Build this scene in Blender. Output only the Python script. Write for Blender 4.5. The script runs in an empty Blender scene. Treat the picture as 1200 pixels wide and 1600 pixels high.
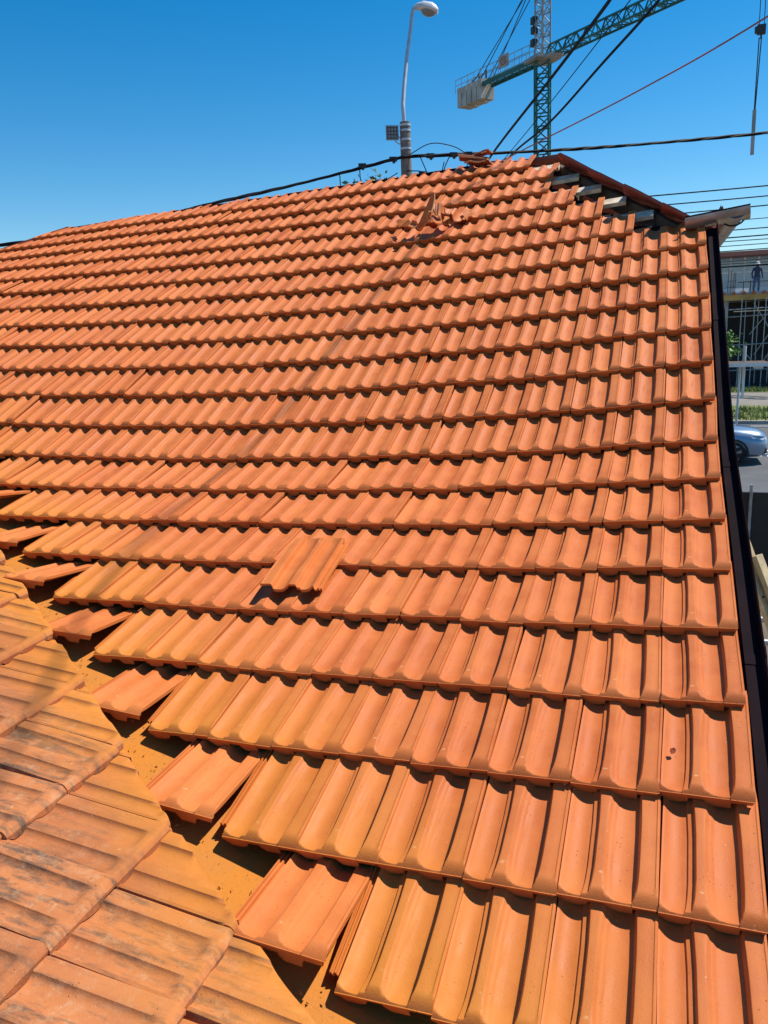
import bpy, bmesh, math, random
from mathutils import Vector, Matrix

random.seed(7)
SC = bpy.context.scene
COL = SC.collection
R = math.radians

# ------------------------------------------------------------------ camera
cam_d = bpy.data.cameras.new('camera')
cam = bpy.data.objects.new('camera', cam_d)
COL.objects.link(cam)
cam_d.sensor_fit = 'VERTICAL'
cam_d.sensor_height = 36.0
cam_d.lens = 27.987
cam_d.clip_start = 0.05
cam_d.clip_end = 3000
_r = Vector((0.94733, 0.317788, -0.039702))
_d = Vector((0.033332, -0.221133, -0.974674))
_f = Vector((-0.318519, 0.922015, -0.220078))
_m = Matrix((_r, -_d, -_f)).transposed().to_4x4()
_m.translation = (-0.23908, -1.49183, 1.18945)
cam.matrix_world = _m
SC.camera = cam

# ------------------------------------------------------------------ sky, sun, exposure
SUN_EL, SUN_AZ = 57.0, 54.0          # azimuth from +Y towards +X
w = bpy.data.worlds.new('World')
SC.world = w
w.use_nodes = True
nt = w.node_tree
nt.nodes.clear()
sky = nt.nodes.new('ShaderNodeTexSky')
sky.sky_type = 'NISHITA'
sky.sun_disc = False
sky.sun_elevation = R(SUN_EL)
sky.sun_rotation = R(SUN_AZ)
sky.altitude = 300
sky.air_density = 1.0
sky.dust_density = 0.1
sky.ozone_density = 3.0
hs = nt.nodes.new('ShaderNodeHueSaturation')
hs.inputs['Saturation'].default_value = 1.46
hs.inputs['Hue'].default_value = 0.495
bgn = nt.nodes.new('ShaderNodeBackground')
bgn.inputs['Strength'].default_value = 0.12
wo = nt.nodes.new('ShaderNodeOutputWorld')
nt.links.new(sky.outputs[0], hs.inputs['Color'])
nt.links.new(hs.outputs[0], bgn.inputs[0])
nt.links.new(bgn.outputs[0], wo.inputs[0])

sun_d = bpy.data.lights.new('sun', 'SUN')
sun_d.energy = 5.0
sun_d.angle = R(0.53)
sun_d.color = (1.0, 0.94, 0.85)
sun = bpy.data.objects.new('sun', sun_d)
COL.objects.link(sun)
SUNV = Vector((math.sin(R(SUN_AZ)) * math.cos(R(SUN_EL)), math.cos(R(SUN_AZ)) * math.cos(R(SUN_EL)), math.sin(R(SUN_EL))))
sun.rotation_euler = (-SUNV).to_track_quat('-Z', 'Y').to_euler()
sun.location = SUNV * 50

SC.view_settings.view_transform = 'Standard'
SC.view_settings.look = 'None'
SC.view_settings.exposure = 0.19
SC.view_settings.gamma = 1.0
SC.view_settings.use_curve_mapping = False

GZ = -3.0            # street level
W_, L_ = 0.20, 0.2945  # cover width and gauge of a tile


# ------------------------------------------------------------------ node helpers
class NT:
    def __init__(s, name):
        s.m = bpy.data.materials.new(name)
        s.m.use_nodes = True
        s.t = s.m.node_tree
        s.b = s.t.nodes['Principled BSDF']

    def n(s, kind, ins=None, **kw):
        nd = s.t.nodes.new(kind)
        for k, v in kw.items():
            setattr(nd, k, v)
        for k, v in (ins or {}).items():
            s.set(nd.inputs[k], v)
        return nd

    def set(s, inp, v):
        if isinstance(v, bpy.types.NodeSocket):
            s.t.links.new(v, inp)
        elif isinstance(v, bpy.types.Node):
            s.t.links.new(v.outputs[0], inp)
        else:
            inp.default_value = v

    def math(s, op, a, b=0.0, clamp=False):
        nd = s.n('ShaderNodeMath', operation=op, use_clamp=clamp)
        s.set(nd.inputs[0], a)
        s.set(nd.inputs[1], b)
        return nd.outputs[0]

    def mix(s, f, a, b, blend='MIX'):
        nd = s.n('ShaderNodeMix', data_type='RGBA', blend_type=blend)
        s.set(nd.inputs[0], f)
        s.set(nd.inputs[6], a)
        s.set(nd.inputs[7], b)
        return nd.outputs[2]

    def ramp(s, f, lo, hi, a=0.0, b=1.0):
        nd = s.n('ShaderNodeMapRange', interpolation_type='SMOOTHSTEP')
        s.set(nd.inputs[0], f)
        for i, v in enumerate((lo, hi, a, b)):
            nd.inputs[i + 1].default_value = v
        return nd.outputs[0]

    def noise(s, vec, scale, detail=3.0, rough=0.55):
        nd = s.n('ShaderNodeTexNoise', {'Scale': scale, 'Detail': detail, 'Roughness': rough})
        if vec is not None:
            s.set(nd.inputs['Vector'], vec)
        return nd.outputs['Fac']

    def bump(s, h, strength, dist):
        nd = s.n('ShaderNodeBump', {'Strength': strength, 'Distance': dist})
        s.set(nd.inputs['Height'], h)
        s.set(s.b.inputs['Normal'], nd.outputs[0])

    def base(s, col, rough=0.6, metal=0.0, spec=0.5):
        s.set(s.b.inputs['Base Color'], col)
        s.set(s.b.inputs['Roughness'], rough)
        s.set(s.b.inputs['Metallic'], metal)
        s.b.inputs['Specular IOR Level'].default_value = spec
        return s.m


def rgb(r, g, b):
    return (r, g, b, 1.0)


def plain(name, col, rough=0.6, metal=0.0, var=0.12, scale=8.0, bump=0.0, spec=0.5):
    """a paint, metal, wood or concrete with uneven tone"""
    t = NT(name)
    tc = t.n('ShaderNodeTexCoord')
    nz = t.noise(tc.outputs['Object'], scale, 4.0)
    f = t.ramp(nz, 0.3, 0.7)
    a = tuple(c * (1 - var) for c in col) + (1.0,)
    b = tuple(min(1, c * (1 + var)) for c in col) + (1.0,)
    c = t.mix(f, a, b)
    if bump:
        t.bump(t.noise(tc.outputs['Object'], scale * 6, 3.0), bump, 0.004)
    return t.base(c, rough, metal, spec)


# valley line between the two roof slopes (plan): x = VX0 + VS*y
VX0, VS = -1.25, -1.45


def clay(name, c_lo, c_hi, dust_in=0.9, old=False, attr=False, dust=True):
    t = NT(name)
    if attr:
        rnd = t.n('ShaderNodeAttribute', attribute_name='tile_random').outputs['Fac']
    else:
        rnd = t.n('ShaderNodeObjectInfo').outputs['Random']
    tc = t.n('ShaderNodeTexCoord')
    off = t.math('MULTIPLY', rnd, 37.0)
    cmb = t.n('ShaderNodeCombineXYZ', {0: off, 1: off, 2: off})
    vec = t.n('ShaderNodeVectorMath', {0: tc.outputs['Object'], 1: cmb.outputs[0]}, operation='ADD').outputs[0]
    geo = t.n('ShaderNodeNewGeometry')
    n1 = t.noise(vec, 9.0, 4.0, 0.6)
    # streaks along the length of the tile
    st = t.n('ShaderNodeMapping', {'Scale': (55.0, 5.0, 20.0)})
    t.set(st.inputs['Vector'], vec)
    n2 = t.noise(st.outputs[0], 1.0, 3.0, 0.6)
    fine = t.noise(vec, 260.0, 3.0, 0.6)
    f = t.math('ADD', t.math('MULTIPLY', t.ramp(n1, 0.3, 0.7), 0.45), t.math('MULTIPLY', rnd, 0.75 if old else 0.42))
    f = t.math('ADD', f, t.math('MULTIPLY', t.math('SUBTRACT', n2, 0.5), 0.35), clamp=True)
    col = t.mix(f, c_lo, c_hi)
    col = t.mix(t.math('MULTIPLY', t.ramp(fine, 0.35, 0.75), 0.10), col, rgb(0.66, 0.28, 0.11))
    # little pale chips and dark pin holes of the fired clay
    vo = t.n('ShaderNodeTexVoronoi', {'Scale': 62.0})
    t.set(vo.inputs['Vector'], vec)
    chip = t.math('MULTIPLY', t.ramp(vo.outputs['Distance'], 0.05, 0.16, 1.0, 0.0), t.ramp(t.noise(vec, 17.0, 2.0), 0.60, 0.66))
    col = t.mix(t.math('MULTIPLY', chip, 0.55), col, rgb(0.75, 0.42, 0.22))
    vo2 = t.n('ShaderNodeTexVoronoi', {'Scale': 75.0})
    v2 = t.n('ShaderNodeVectorMath', {0: vec, 1: (5.3, 2.1, 7.7)}, operation='ADD').outputs[0]
    t.set(vo2.inputs['Vector'], v2)
    pit = t.math('MULTIPLY', t.ramp(vo2.outputs['Distance'], 0.05, 0.13, 1.0, 0.0), t.ramp(t.noise(v2, 11.0, 2.0), 0.50, 0.57))
    col = t.mix(t.math('MULTIPLY', pit, 0.75), col, rgb(0.16, 0.045, 0.02))
    if not attr:
        # pale press mark left on the middle ridge of every tile
        so = t.n('ShaderNodeSeparateXYZ', {0: tc.outputs['Object']})
        wob = t.math('MULTIPLY', t.math('SUBTRACT', t.noise(vec, 90.0, 2.0), 0.5), 0.012)
        mx = t.math('SUBTRACT', t.math('ADD', so.outputs[0], wob), t.math('ADD', t.math('MULTIPLY', rnd, 0.008), 0.076))
        my = t.math('SUBTRACT', t.math('ADD', so.outputs[1], wob), t.math('ADD', t.math('MULTIPLY', rnd, 0.018), 0.046))
        md = t.math('SQRT', t.math('ADD', t.math('MULTIPLY', mx, mx), t.math('MULTIPLY', t.math('MULTIPLY', my, my), 2.5)))
        col = t.mix(t.math('MULTIPLY', t.ramp(md, 0.002, 0.0065, 1.0, 0.0), 0.6), col, rgb(0.78, 0.42, 0.19))
    # scuffed, chalky rub marks from handling
    sc = t.math('MULTIPLY', t.ramp(t.noise(vec, 24.0, 5.0, 0.7), 0.58, 0.78), 0.12)
    col = t.mix(sc, col, rgb(0.56, 0.27, 0.15))
    wet = t.noise(geo.outputs['Position'], 1.7, 5.0, 0.65)
    col = t.mix(t.math('MULTIPLY', t.ramp(wet, 0.50, 0.72), 0.06), col, rgb(0.33, 0.095, 0.04))
    sm = t.n('ShaderNodeMapping', {'Scale': (28.0, 9.0, 14.0), 'Rotation': (0.0, 0.0, 0.5)})
    t.set(sm.inputs['Vector'], v2)
    col = t.mix(t.math('MULTIPLY', t.ramp(t.noise(sm.outputs[0], 1.0, 6.0, 0.75), 0.60, 0.74), 0.16), col, rgb(0.70, 0.34, 0.17))
    if old:
        g1 = t.n('ShaderNodeMapping', {'Scale': (30.0, 6.0, 12.0)})
        t.set(g1.inputs['Vector'], vec)
        soot = t.noise(g1.outputs[0], 1.0, 5.0, 0.7)
        w8 = t.ramp(rnd, 0.15, 0.6, 0.2, 1.0)
        col = t.mix(t.math('MULTIPLY', t.ramp(soot, 0.44, 0.66), t.math('MULTIPLY', w8, 0.85)), col, rgb(0.075, 0.07, 0.055))
        pale = t.noise(vec, 34.0, 5.0, 0.75)
        col = t.mix(t.math('MULTIPLY', t.ramp(pale, 0.48, 0.75), t.math('MULTIPLY', w8, 0.55)), col, rgb(0.56, 0.33, 0.18))
    if old:
        # grainy speckle of lichen and grit on the old tiles
        vs_ = t.n('ShaderNodeTexVoronoi', {'Scale': 210.0})
        t.set(vs_.inputs['Vector'], vec)
        spk = t.math('MULTIPLY', t.ramp(vs_.outputs['Distance'], 0.12, 0.3, 1.0, 0.0), t.ramp(t.noise(vec, 26.0, 4.0, 0.7), 0.48, 0.62))
        col = t.mix(t.math('MULTIPLY', spk, 0.4), col, rgb(0.17, 0.10, 0.06))
        lic = t.math('MULTIPLY', t.ramp(vs_.outputs['Distance'], 0.15, 0.3, 1.0, 0.0), t.ramp(t.noise(v2, 19.0, 4.0, 0.7), 0.52, 0.64))
        col = t.mix(t.math('MULTIPLY', lic, 0.35), col, rgb(0.62, 0.44, 0.30))
    if dust:
        # ochre cutting dust settled on both sides of the valley
        sep = t.n('ShaderNodeSeparateXYZ', {0: geo.outputs['Position']})
        d = t.math('SUBTRACT', t.math('SUBTRACT', sep.outputs[0], t.math('MULTIPLY', sep.outputs[1], VS)), VX0)
        if old:
            d = t.math('MULTIPLY', d, -1.0)
        d = t.math('ADD', d, t.math('MULTIPLY', t.math('SUBTRACT', t.noise(geo.outputs['Position'], 2.3, 3.0), 0.5), 0.9))
        du = t.ramp(d, 0.02 if old else -0.1, dust_in, 1.0, 0.0)
        sepn = t.n('ShaderNodeSeparateXYZ', {0: geo.outputs['True Normal']})
        du = t.math('MULTIPLY', du, t.ramp(sepn.outputs[2], 0.35, 0.85))
        du = t.math('MULTIPLY', du, t.ramp(t.noise(vec, 13.0, 4.0, 0.7), 0.2, 0.55, 0.62, 0.95))
        col = t.mix(t.math('MULTIPLY', du, 0.88), col, t.mix(t.noise(geo.outputs['Position'], 40.0, 3.0), rgb(0.56, 0.180, 0.018), rgb(0.66, 0.245, 0.034)))
    hgt = t.math('SUBTRACT', t.math('ADD', t.math('MULTIPLY', fine, 0.4), t.math('MULTIPLY', n1, 0.7)), t.math('MULTIPLY', pit, 1.2))
    t.bump(hgt, 0.45 if not old else 0.6, 0.003)
    rough = t.ramp(n1, 0.3, 0.7, 0.48, 0.66) if not old else 0.8
    return t.base(col, rough, 0.0, 0.2 if not old else 0.15)


MAT = {}
CLO, CHI = rgb(0.50, 0.116, 0.026), rgb(0.67, 0.200, 0.052)
MAT['tile'] = clay('fired_clay', CLO, CHI, 1.2)
MAT['tile_far'] = clay('fired_clay_far', CLO, CHI, 1.2, attr=True)
MAT['tile_loose'] = clay('fired_clay_clean', rgb(0.54, 0.135, 0.028), rgb(0.70, 0.215, 0.052), dust=False)
MAT['tile_old'] = clay('weathered_clay', rgb(0.36, 0.112, 0.040), rgb(0.54, 0.190, 0.066), 0.6, old=True)
MAT['tile_red'] = clay('engobed_clay', rgb(0.23, 0.055, 0.04), rgb(0.31, 0.08, 0.055), dust=False)
MAT['tile_dark'] = clay('damp_red_clay', rgb(0.34, 0.085, 0.055), rgb(0.42, 0.12, 0.07), dust=False)
MAT['break'] = plain('broken_clay', (0.74, 0.36, 0.14), 0.85, var=0.15, scale=60, bump=0.4)
MAT['underlay'] = plain('roof_underlay', (0.02, 0.014, 0.012), 0.95, spec=0.1)
MAT['wood'] = plain('grey_batten_wood', (0.70, 0.58, 0.42), 0.85, var=0.25, scale=14, bump=0.3)
MAT['wood_dark'] = plain('old_rafter_wood', (0.12, 0.075, 0.045), 0.9, var=0.3, scale=10)
MAT['wood_new'] = plain('pale_plank_wood', (0.55, 0.42, 0.24), 0.8, var=0.2, scale=12, bump=0.3)
MAT['verge'] = plain('brown_coated_sheet', (0.012, 0.006, 0.009), 0.75, 0.0, var=0.3, scale=5, spec=0.06)
MAT['zinc'] = plain('galvanised_sheet', (0.40, 0.355, 0.345), 0.42, 0.75, var=0.25, scale=9)
MAT['plaster'] = plain('cream_plaster', (0.55, 0.48, 0.36), 0.9)
MAT['concrete'] = plain('pole_concrete', (0.20, 0.17, 0.145), 0.9, var=0.35, scale=6, bump=0.4)
MAT['concrete_l'] = plain('grey_concrete', (0.36, 0.36, 0.35), 0.9, var=0.2, scale=2)
MAT['lamp_metal'] = plain('pale_lamp_metal', (0.56, 0.58, 0.60), 0.45, 0.3, var=0.1)
MAT['lamp_body'] = plain('white_lamp_housing', (0.66, 0.67, 0.68), 0.4, var=0.05)
MAT['cable'] = plain('black_cable', (0.008, 0.007, 0.010), 0.7, spec=0.2)
MAT['cable_red'] = plain('red_cable', (0.42, 0.10, 0.085), 0.6)
MAT['crane'] = plain('teal_crane_paint', (0.012, 0.12, 0.10), 0.5, var=0.2, scale=0.5)
MAT['crane_grey'] = plain('grey_crane_steel', (0.30, 0.31, 0.31), 0.5, var=0.25, scale=0.6)
MAT['weight'] = plain('counterweight_concrete', (0.46, 0.43, 0.38), 0.9, var=0.2, scale=0.8)
MAT['hook'] = plain('dark_hook_steel', (0.03, 0.03, 0.03), 0.5)
MAT['black'] = plain('black_plastic', (0.012, 0.012, 0.012), 0.5)
MAT['dark_in'] = plain('dark_interior', (0.03, 0.03, 0.035), 0.9)  # near-black colour stands in for the shade inside the open storeys
MAT['steel'] = plain('scaffold_steel', (0.36, 0.37, 0.38), 0.5, 0.4, var=0.2)
MAT['form'] = plain('formwork_boards', (0.50, 0.30, 0.09), 0.8, var=0.2, scale=1.0)
MAT['form_red'] = plain('formwork_beam', (0.42, 0.12, 0.05), 0.8)
MAT['rust'] = plain('rusty_rebar', (0.09, 0.045, 0.03), 0.8)
MAT['white'] = plain('white_paint', (0.78, 0.78, 0.76), 0.6, var=0.06)
MAT['red_roof'] = plain('red_brown_roof_edge', (0.30, 0.11, 0.08), 0.8)
MAT['skin'] = plain('skin', (0.45, 0.26, 0.18), 0.6)
MAT['navy'] = plain('navy_work_clothes', (0.035, 0.045, 0.085), 0.9)
MAT['jeans'] = plain('blue_trousers', (0.06, 0.09, 0.17), 0.9)
MAT['leaf'] = plain('spring_leaves', (0.10, 0.21, 0.03), 0.6, var=0.4, scale=6)
MAT['blade'] = plain('dry_grass_blades', (0.22, 0.26, 0.07), 0.7, var=0.5, scale=1.5)
MAT['leaf2'] = plain('olive_leaves', (0.09, 0.13, 0.035), 0.6, var=0.4, scale=3)
MAT['bark'] = plain('bark', (0.10, 0.075, 0.05), 0.9, var=0.3)
MAT['black_sheet'] = plain('black_sheet_fence', (0.016, 0.016, 0.018), 0.55, var=0.3, scale=3)
MAT['tyre'] = plain('tyre_rubber', (0.015, 0.015, 0.015), 0.85)
MAT['rim'] = plain('alloy_rim', (0.35, 0.36, 0.37), 0.35, 0.8)
MAT['clear'] = plain('headlight_lens', (0.62, 0.68, 0.74), 0.08, 0.4)


def mat_glass(name, col, rough=0.08):
    t = NT(name)
    return t.base(col, rough, 0.0, 0.8)


MAT['glass'] = mat_glass('window_glass', rgb(0.30, 0.40, 0.47), 0.1)  # pale blue base colour carries the reflected sky
MAT['car_glass'] = mat_glass('car_glass', rgb(0.012, 0.015, 0.018))
MAT['lens'] = mat_glass('lamp_lens', rgb(0.24, 0.24, 0.22), 0.25)


def mat_paint():
    t = NT('blue_grey_car_paint')
    t.b.inputs['Coat Weight'].default_value = 0.8
    t.b.inputs['Coat Roughness'].default_value = 0.05
    return t.base(rgb(0.25, 0.34, 0.45), 0.35, 0.5)


MAT['paint'] = mat_paint()


def mat_ground(name, a, b, scale, rough=0.95, fine=40.0, bump=0.5):
    t = NT(name)
    geo = t.n('ShaderNodeNewGeometry')
    n1 = t.noise(geo.outputs['Position'], scale, 5.0, 0.6)
    n2 = t.noise(geo.outputs['Position'], fine, 3.0, 0.6)
    c = t.mix(t.ramp(n1, 0.35, 0.65), a, b)
    c = t.mix(t.math('MULTIPLY', n2, 0.35), c, tuple(x * 0.6 for x in a[:3]) + (1.0,))
    t.bump(n2, bump, 0.02)
    return t.base(c, rough, 0, 0.3)


MAT['asphalt'] = mat_ground('asphalt', rgb(0.115, 0.117, 0.12), rgb(0.15, 0.152, 0.155), 0.8, 0.9, 30)
MAT['grass'] = mat_ground('mown_grass', rgb(0.15, 0.19, 0.045), rgb(0.27, 0.25, 0.10), 0.5, 0.95, 9)
MAT['paving'] = mat_ground('pale_paving', rgb(0.24, 0.215, 0.18), rgb(0.30, 0.27, 0.23), 1.2)
MAT['earth'] = mat_ground('yard_earth', rgb(0.12, 0.095, 0.07), rgb(0.19, 0.155, 0.115), 0.6)


def mat_flash():
    t = NT('dusty_valley_sheet')
    geo = t.n('ShaderNodeNewGeometry')
    P = geo.outputs['Position']
    n1 = t.noise(P, 5.0, 5.0, 0.65)
    n2 = t.noise(P, 90.0, 4.0, 0.7)
    c = t.mix(t.ramp(n1, 0.3, 0.7), rgb(0.57, 0.195, 0.022), rgb(0.50, 0.190, 0.038))
    c = t.mix(t.math('MULTIPLY', t.ramp(n2, 0.56, 0.70), 0.45), c, rgb(0.26, 0.12, 0.03))
    vo = t.n('ShaderNodeTexVoronoi', {'Scale': 55.0})
    t.set(vo.inputs['Vector'], P)
    crumb = t.math('MULTIPLY', t.ramp(vo.outputs['Distance'], 0.1, 0.25, 1.0, 0.0), t.ramp(t.noise(P, 7.0, 3.0), 0.55, 0.65))
    c = t.mix(t.math('MULTIPLY', crumb, 0.6), c, rgb(0.20, 0.09, 0.03))
    ve = t.n('ShaderNodeTexVoronoi', {'Scale': 21.0}, feature='DISTANCE_TO_EDGE')
    t.set(ve.inputs['Vector'], P)
    crack = t.math('MULTIPLY', t.ramp(ve.outputs['Distance'], 0.0, 0.035, 1.0, 0.0), t.ramp(t.noise(P, 4.3, 3.0), 0.50, 0.58))
    c = t.mix(t.math('MULTIPLY', crack, 0.08), c, rgb(0.24, 0.10, 0.03))
    t.bump(t.math('ADD', n2, crumb), 0.6, 0.004)
    return t.base(c, 0.85, 0.0, 0.25)


MAT['flash'] = mat_flash()

# ------------------------------------------------------------------ object helpers
WORG = {}            # world origin of every parent (parents are only translated)


def link(name, me, mat=None, parent=None):
    o = bpy.data.objects.new(name, me)
    COL.objects.link(o)
    if me is not None and mat is not None and not me.materials:
        me.materials.append(mat)
    if parent is not None:
        o.parent = parent
    return o


def tag(o, label, cat, group=None):
    o['label'] = label
    o['category'] = cat
    if group:
        o['group'] = group
    return o


def empty(name, loc, label=None, cat=None, group=None):
    o = bpy.data.objects.new(name, None)
    o.empty_display_size = 0.2
    COL.objects.link(o)
    o.location = loc
    WORG[o.name] = Vector(loc)
    if label:
        tag(o, label, cat, group)
    return o


def worg(o):
    return WORG.get(o.name, Vector((0, 0, 0))) if o is not None else Vector((0, 0, 0))


class MB:
    """collects pieces in world coordinates, then links them as one mesh"""

    def __init__(s):
        s.v, s.f = [], []

    def add(s, vs, fs):
        o = len(s.v)
        s.v += [Vector(v) for v in vs]
        s.f += [tuple(i + o for i in f) for f in fs]
        return s

    def box(s, c, sz, rz=0.0):
        c = Vector(c)
        x, y, z = (a / 2 for a in sz)
        M = Matrix.Rotation(rz, 3, 'Z')
        vs = [c + M @ Vector((i * x, j * y, k * z)) for i in (-1, 1) for j in (-1, 1) for k in (-1, 1)]
        return s.add(vs, [(0, 1, 3, 2), (4, 6, 7, 5), (0, 4, 5, 1), (2, 3, 7, 6), (0, 2, 6, 4), (1, 5, 7, 3)])

    def beam(s, p, q, wd, ht, up=(0, 0, 1)):
        p, q = Vector(p), Vector(q)
        d = (q - p).normalized()
        up = Vector(up)
        if abs(d.dot(up)) > 0.98:
            up = Vector((1, 0, 0))
        a = d.cross(up).normalized() * wd / 2
        b = a.cross(d).normalized() * ht / 2
        vs = [e + i * a + j * b for e in (p, q) for i, j in ((-1, -1), (1, -1), (1, 1), (-1, 1))]
        return s.add(vs, [(0, 1, 2, 3), (7, 6, 5, 4)] + [(i, i + 4, (i + 1) % 4 + 4, (i + 1) % 4) for i in range(4)])

    def tube(s, pts, r, n=8, caps=True):
        pts = [Vector(p) for p in pts]
        rs = r if isinstance(r, (list, tuple)) else [r] * len(pts)
        vs, fs = [], []
        a = None
        for i, p in enumerate(pts):
            d = (pts[min(i + 1, len(pts) - 1)] - pts[max(i - 1, 0)]).normalized()
            if a is None:
                u = Vector((0, 0, 1)) if abs(d.z) < 0.9 else Vector((1, 0, 0))
                a = d.cross(u).normalized()
            a = (a - d * a.dot(d)).normalized()
            b = d.cross(a)
            for k in range(n):
                t = 2 * math.pi * k / n
                vs.append(p + (a * math.cos(t) + b * math.sin(t)) * rs[i])
        for i in range(len(pts) - 1):
            for k in range(n):
                fs.append((i * n + k, i * n + (k + 1) % n, (i + 1) * n + (k + 1) % n, (i + 1) * n + k))
        if caps:
            fs.append(tuple(range(n - 1, -1, -1)))
            fs.append(tuple(range((len(pts) - 1) * n, len(pts) * n)))
        return s.add(vs, fs)

    def sheet(s, grid, thick=None):
        """grid of points -> surface; thick = offset vector for a closed slab"""
        nr, nc = len(grid), len(grid[0])
        vs = [Vector(p) for r_ in grid for p in r_]
        q = lambda i, j: i * nc + j
        fs = [(q(i, j), q(i, j + 1), q(i + 1, j + 1), q(i + 1, j)) for i in range(nr - 1) for j in range(nc - 1)]
        if thick is not None:
            N = len(vs)
            t = Vector(thick)
            vs += [v + t for v in vs]
            fs += [tuple(N + i for i in reversed(f)) for f in fs[:]]
            ring = [q(0, j) for j in range(nc)] + [q(i, nc - 1) for i in range(1, nr)] + [q(nr - 1, j) for j in range(nc - 2, -1, -1)] + [q(i, 0) for i in range(nr - 2, 0, -1)]
            for a, b in zip(ring, ring[1:] + ring[:1]):
                fs.append((b, a, a + N, b + N))
        return s.add(vs, fs)

    def build(s, name, mat, parent=None, smooth=None):
        o = worg(parent)
        me = bpy.data.meshes.new(name)
        me.from_pydata([v - o for v in s.v], [], s.f)
        bm = bmesh.new()
        bm.from_mesh(me)
        bmesh.ops.recalc_face_normals(bm, faces=bm.faces)
        bm.to_mesh(me)
        bm.free()
        if smooth is not None:
            for p in me.polygons:
                p.use_smooth = True
            me.set_sharp_from_angle(angle=R(smooth))
        ob = link(name, me, mat, parent)
        WORG[ob.name] = o.copy()          # meshes carry no translation of their own
        return ob


def structure(o):
    o['kind'] = 'structure'
    return o


# ------------------------------------------------------------------ street level
def slab(name, x0, x1, y0, y1, z, mat, lift=0.0):
    b = MB()
    if lift:
        b.box(((x0 + x1) / 2, (y0 + y1) / 2, z - 0.2), (x1 - x0, y1 - y0, 0.4))
    else:
        b.sheet([[(x0, y0, z), (x1, y0, z)], [(x0, y1, z), (x1, y1, z)]])
    return structure(b.build(name, mat))


slab('ground', -1500, 1500, -600, 2500, GZ - 0.012, MAT['earth'])
slab('road', -400, 400, 16.5, 33.6, GZ, MAT['asphalt'])
road_marks = MB()
for y in (25.3, 26.4):
    road_marks.sheet([[(-60, y - 0.09, GZ + 0.004), (60, y - 0.09, GZ + 0.004)], [(-60, y + 0.09, GZ + 0.004), (60, y + 0.09, GZ + 0.004)]])
for y in (32.9,):
    road_marks.sheet([[(-60, y - 0.06, GZ + 0.004), (60, y - 0.06, GZ + 0.004)], [(-60, y + 0.06, GZ + 0.004), (60, y + 0.06, GZ + 0.004)]])
structure(road_marks.build('lane_marking', MAT['white']))
slab('kerb', -400, 400, 33.6, 33.78, GZ + 0.12, MAT['concrete_l'], 1)
slab('grass_verge', -400, 400, 33.78, 40.2, GZ + 0.10, MAT['grass'], 1)
slab('pavement', -400, 400, 40.2, 47.6, GZ + 0.09, MAT['paving'], 1)
slab('lawn', -400, 400, 47.6, 51.0, GZ + 0.11, MAT['grass'], 1)


# blades that roughen the two grass strips
def grass_tufts(name, rows, n, seed, label):
    rr = random.Random(seed)
    b = MB()
    for _ in range(n):
        x0, x1, y0, y1, z = rows[rr.randrange(len(rows))]
        x, y = rr.uniform(x0, x1), rr.uniform(y0, y1)
        h, a = rr.uniform(0.08, 0.26), rr.uniform(0, 6.28)
        dx, dy = math.cos(a) * 0.05, math.sin(a) * 0.05
        lx, ly = rr.uniform(-.1, .1), rr.uniform(-.1, .1)
        b.add([(x - dx * .6, y - dy * .6, z), (x + dx * .6, y + dy * .6, z), (x + lx, y + ly, z + h)], [(0, 1, 2)])
    o = b.build(name, MAT['blade'])
    o['kind'] = 'stuff'
    tag(o, label, 'grass')


grass_tufts('grass_blades', [(-1, 7, 33.9, 38.5, GZ + .1), (0, 8, 47.8, 49.6, GZ + .11)], 5000, 3,
            'rough green grass along the verge across the road')

# ------------------------------------------------------------------ the roof surface (slightly sagging, bell-cast at the bottom)
FP = dict(L=0.29454371, a0=0.25571321, a1=0.48924704, kk=7.00422254,
          q=(0.11590333, -0.10755229, -0.1228741, -0.02419659, -0.07492749, -0.28830082, -0.23684384, 0.08663868, 0.15403575))
G_TILT = R(2.0)
_N = 2600
_ks = [-6 + 28 * i / (_N - 1) for i in range(_N)]
_Y, _Z = [0.0], [0.0]
for i in range(1, _N):
    km = (_ks[i] + _ks[i - 1]) / 2
    th = FP['a0'] + (FP['a1'] - FP['a0']) / (1 + math.exp(-(km - FP['kk']) / 0.4))
    _Y.append(_Y[-1] + math.cos(th) * FP['L'] * 28 / (_N - 1))
    _Z.append(_Z[-1] + math.sin(th) * FP['L'] * 28 / (_N - 1))


def _ip(arr, k):
    t = (k + 6) / 28 * (_N - 1)
    i = max(0, min(_N - 2, int(t)))
    return arr[i] + (arr[i + 1] - arr[i]) * (t - i)


_y0, _z0 = _ip(_Y, 0), _ip(_Z, 0)


def S(c, k):
    """point of the tile field: c tiles left of the verge, k courses up"""
    u, v = c / 15 - 1, k / 10 - 1
    e = (FP['kk'] - k) / 0.5
    lo = (max(e, 0) + math.log1p(math.exp(-abs(e)))) * 0.5 / 8
    d = sum(a * b for a, b in zip(FP['q'], (u * u, u * u * v, u * v, u ** 3, v * v, lo * u, lo * u * u, lo * lo, lo * lo * u)))
    y = _ip(_Y, k) - _y0 - d * math.sin(FP['a1'])
    z = _ip(_Z, k) - _z0 + d * math.cos(FP['a1'])
    cg, sg = math.cos(G_TILT), math.sin(G_TILT)
    return Vector((-c * W_, y * cg - z * sg, y * sg + z * cg))


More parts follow.
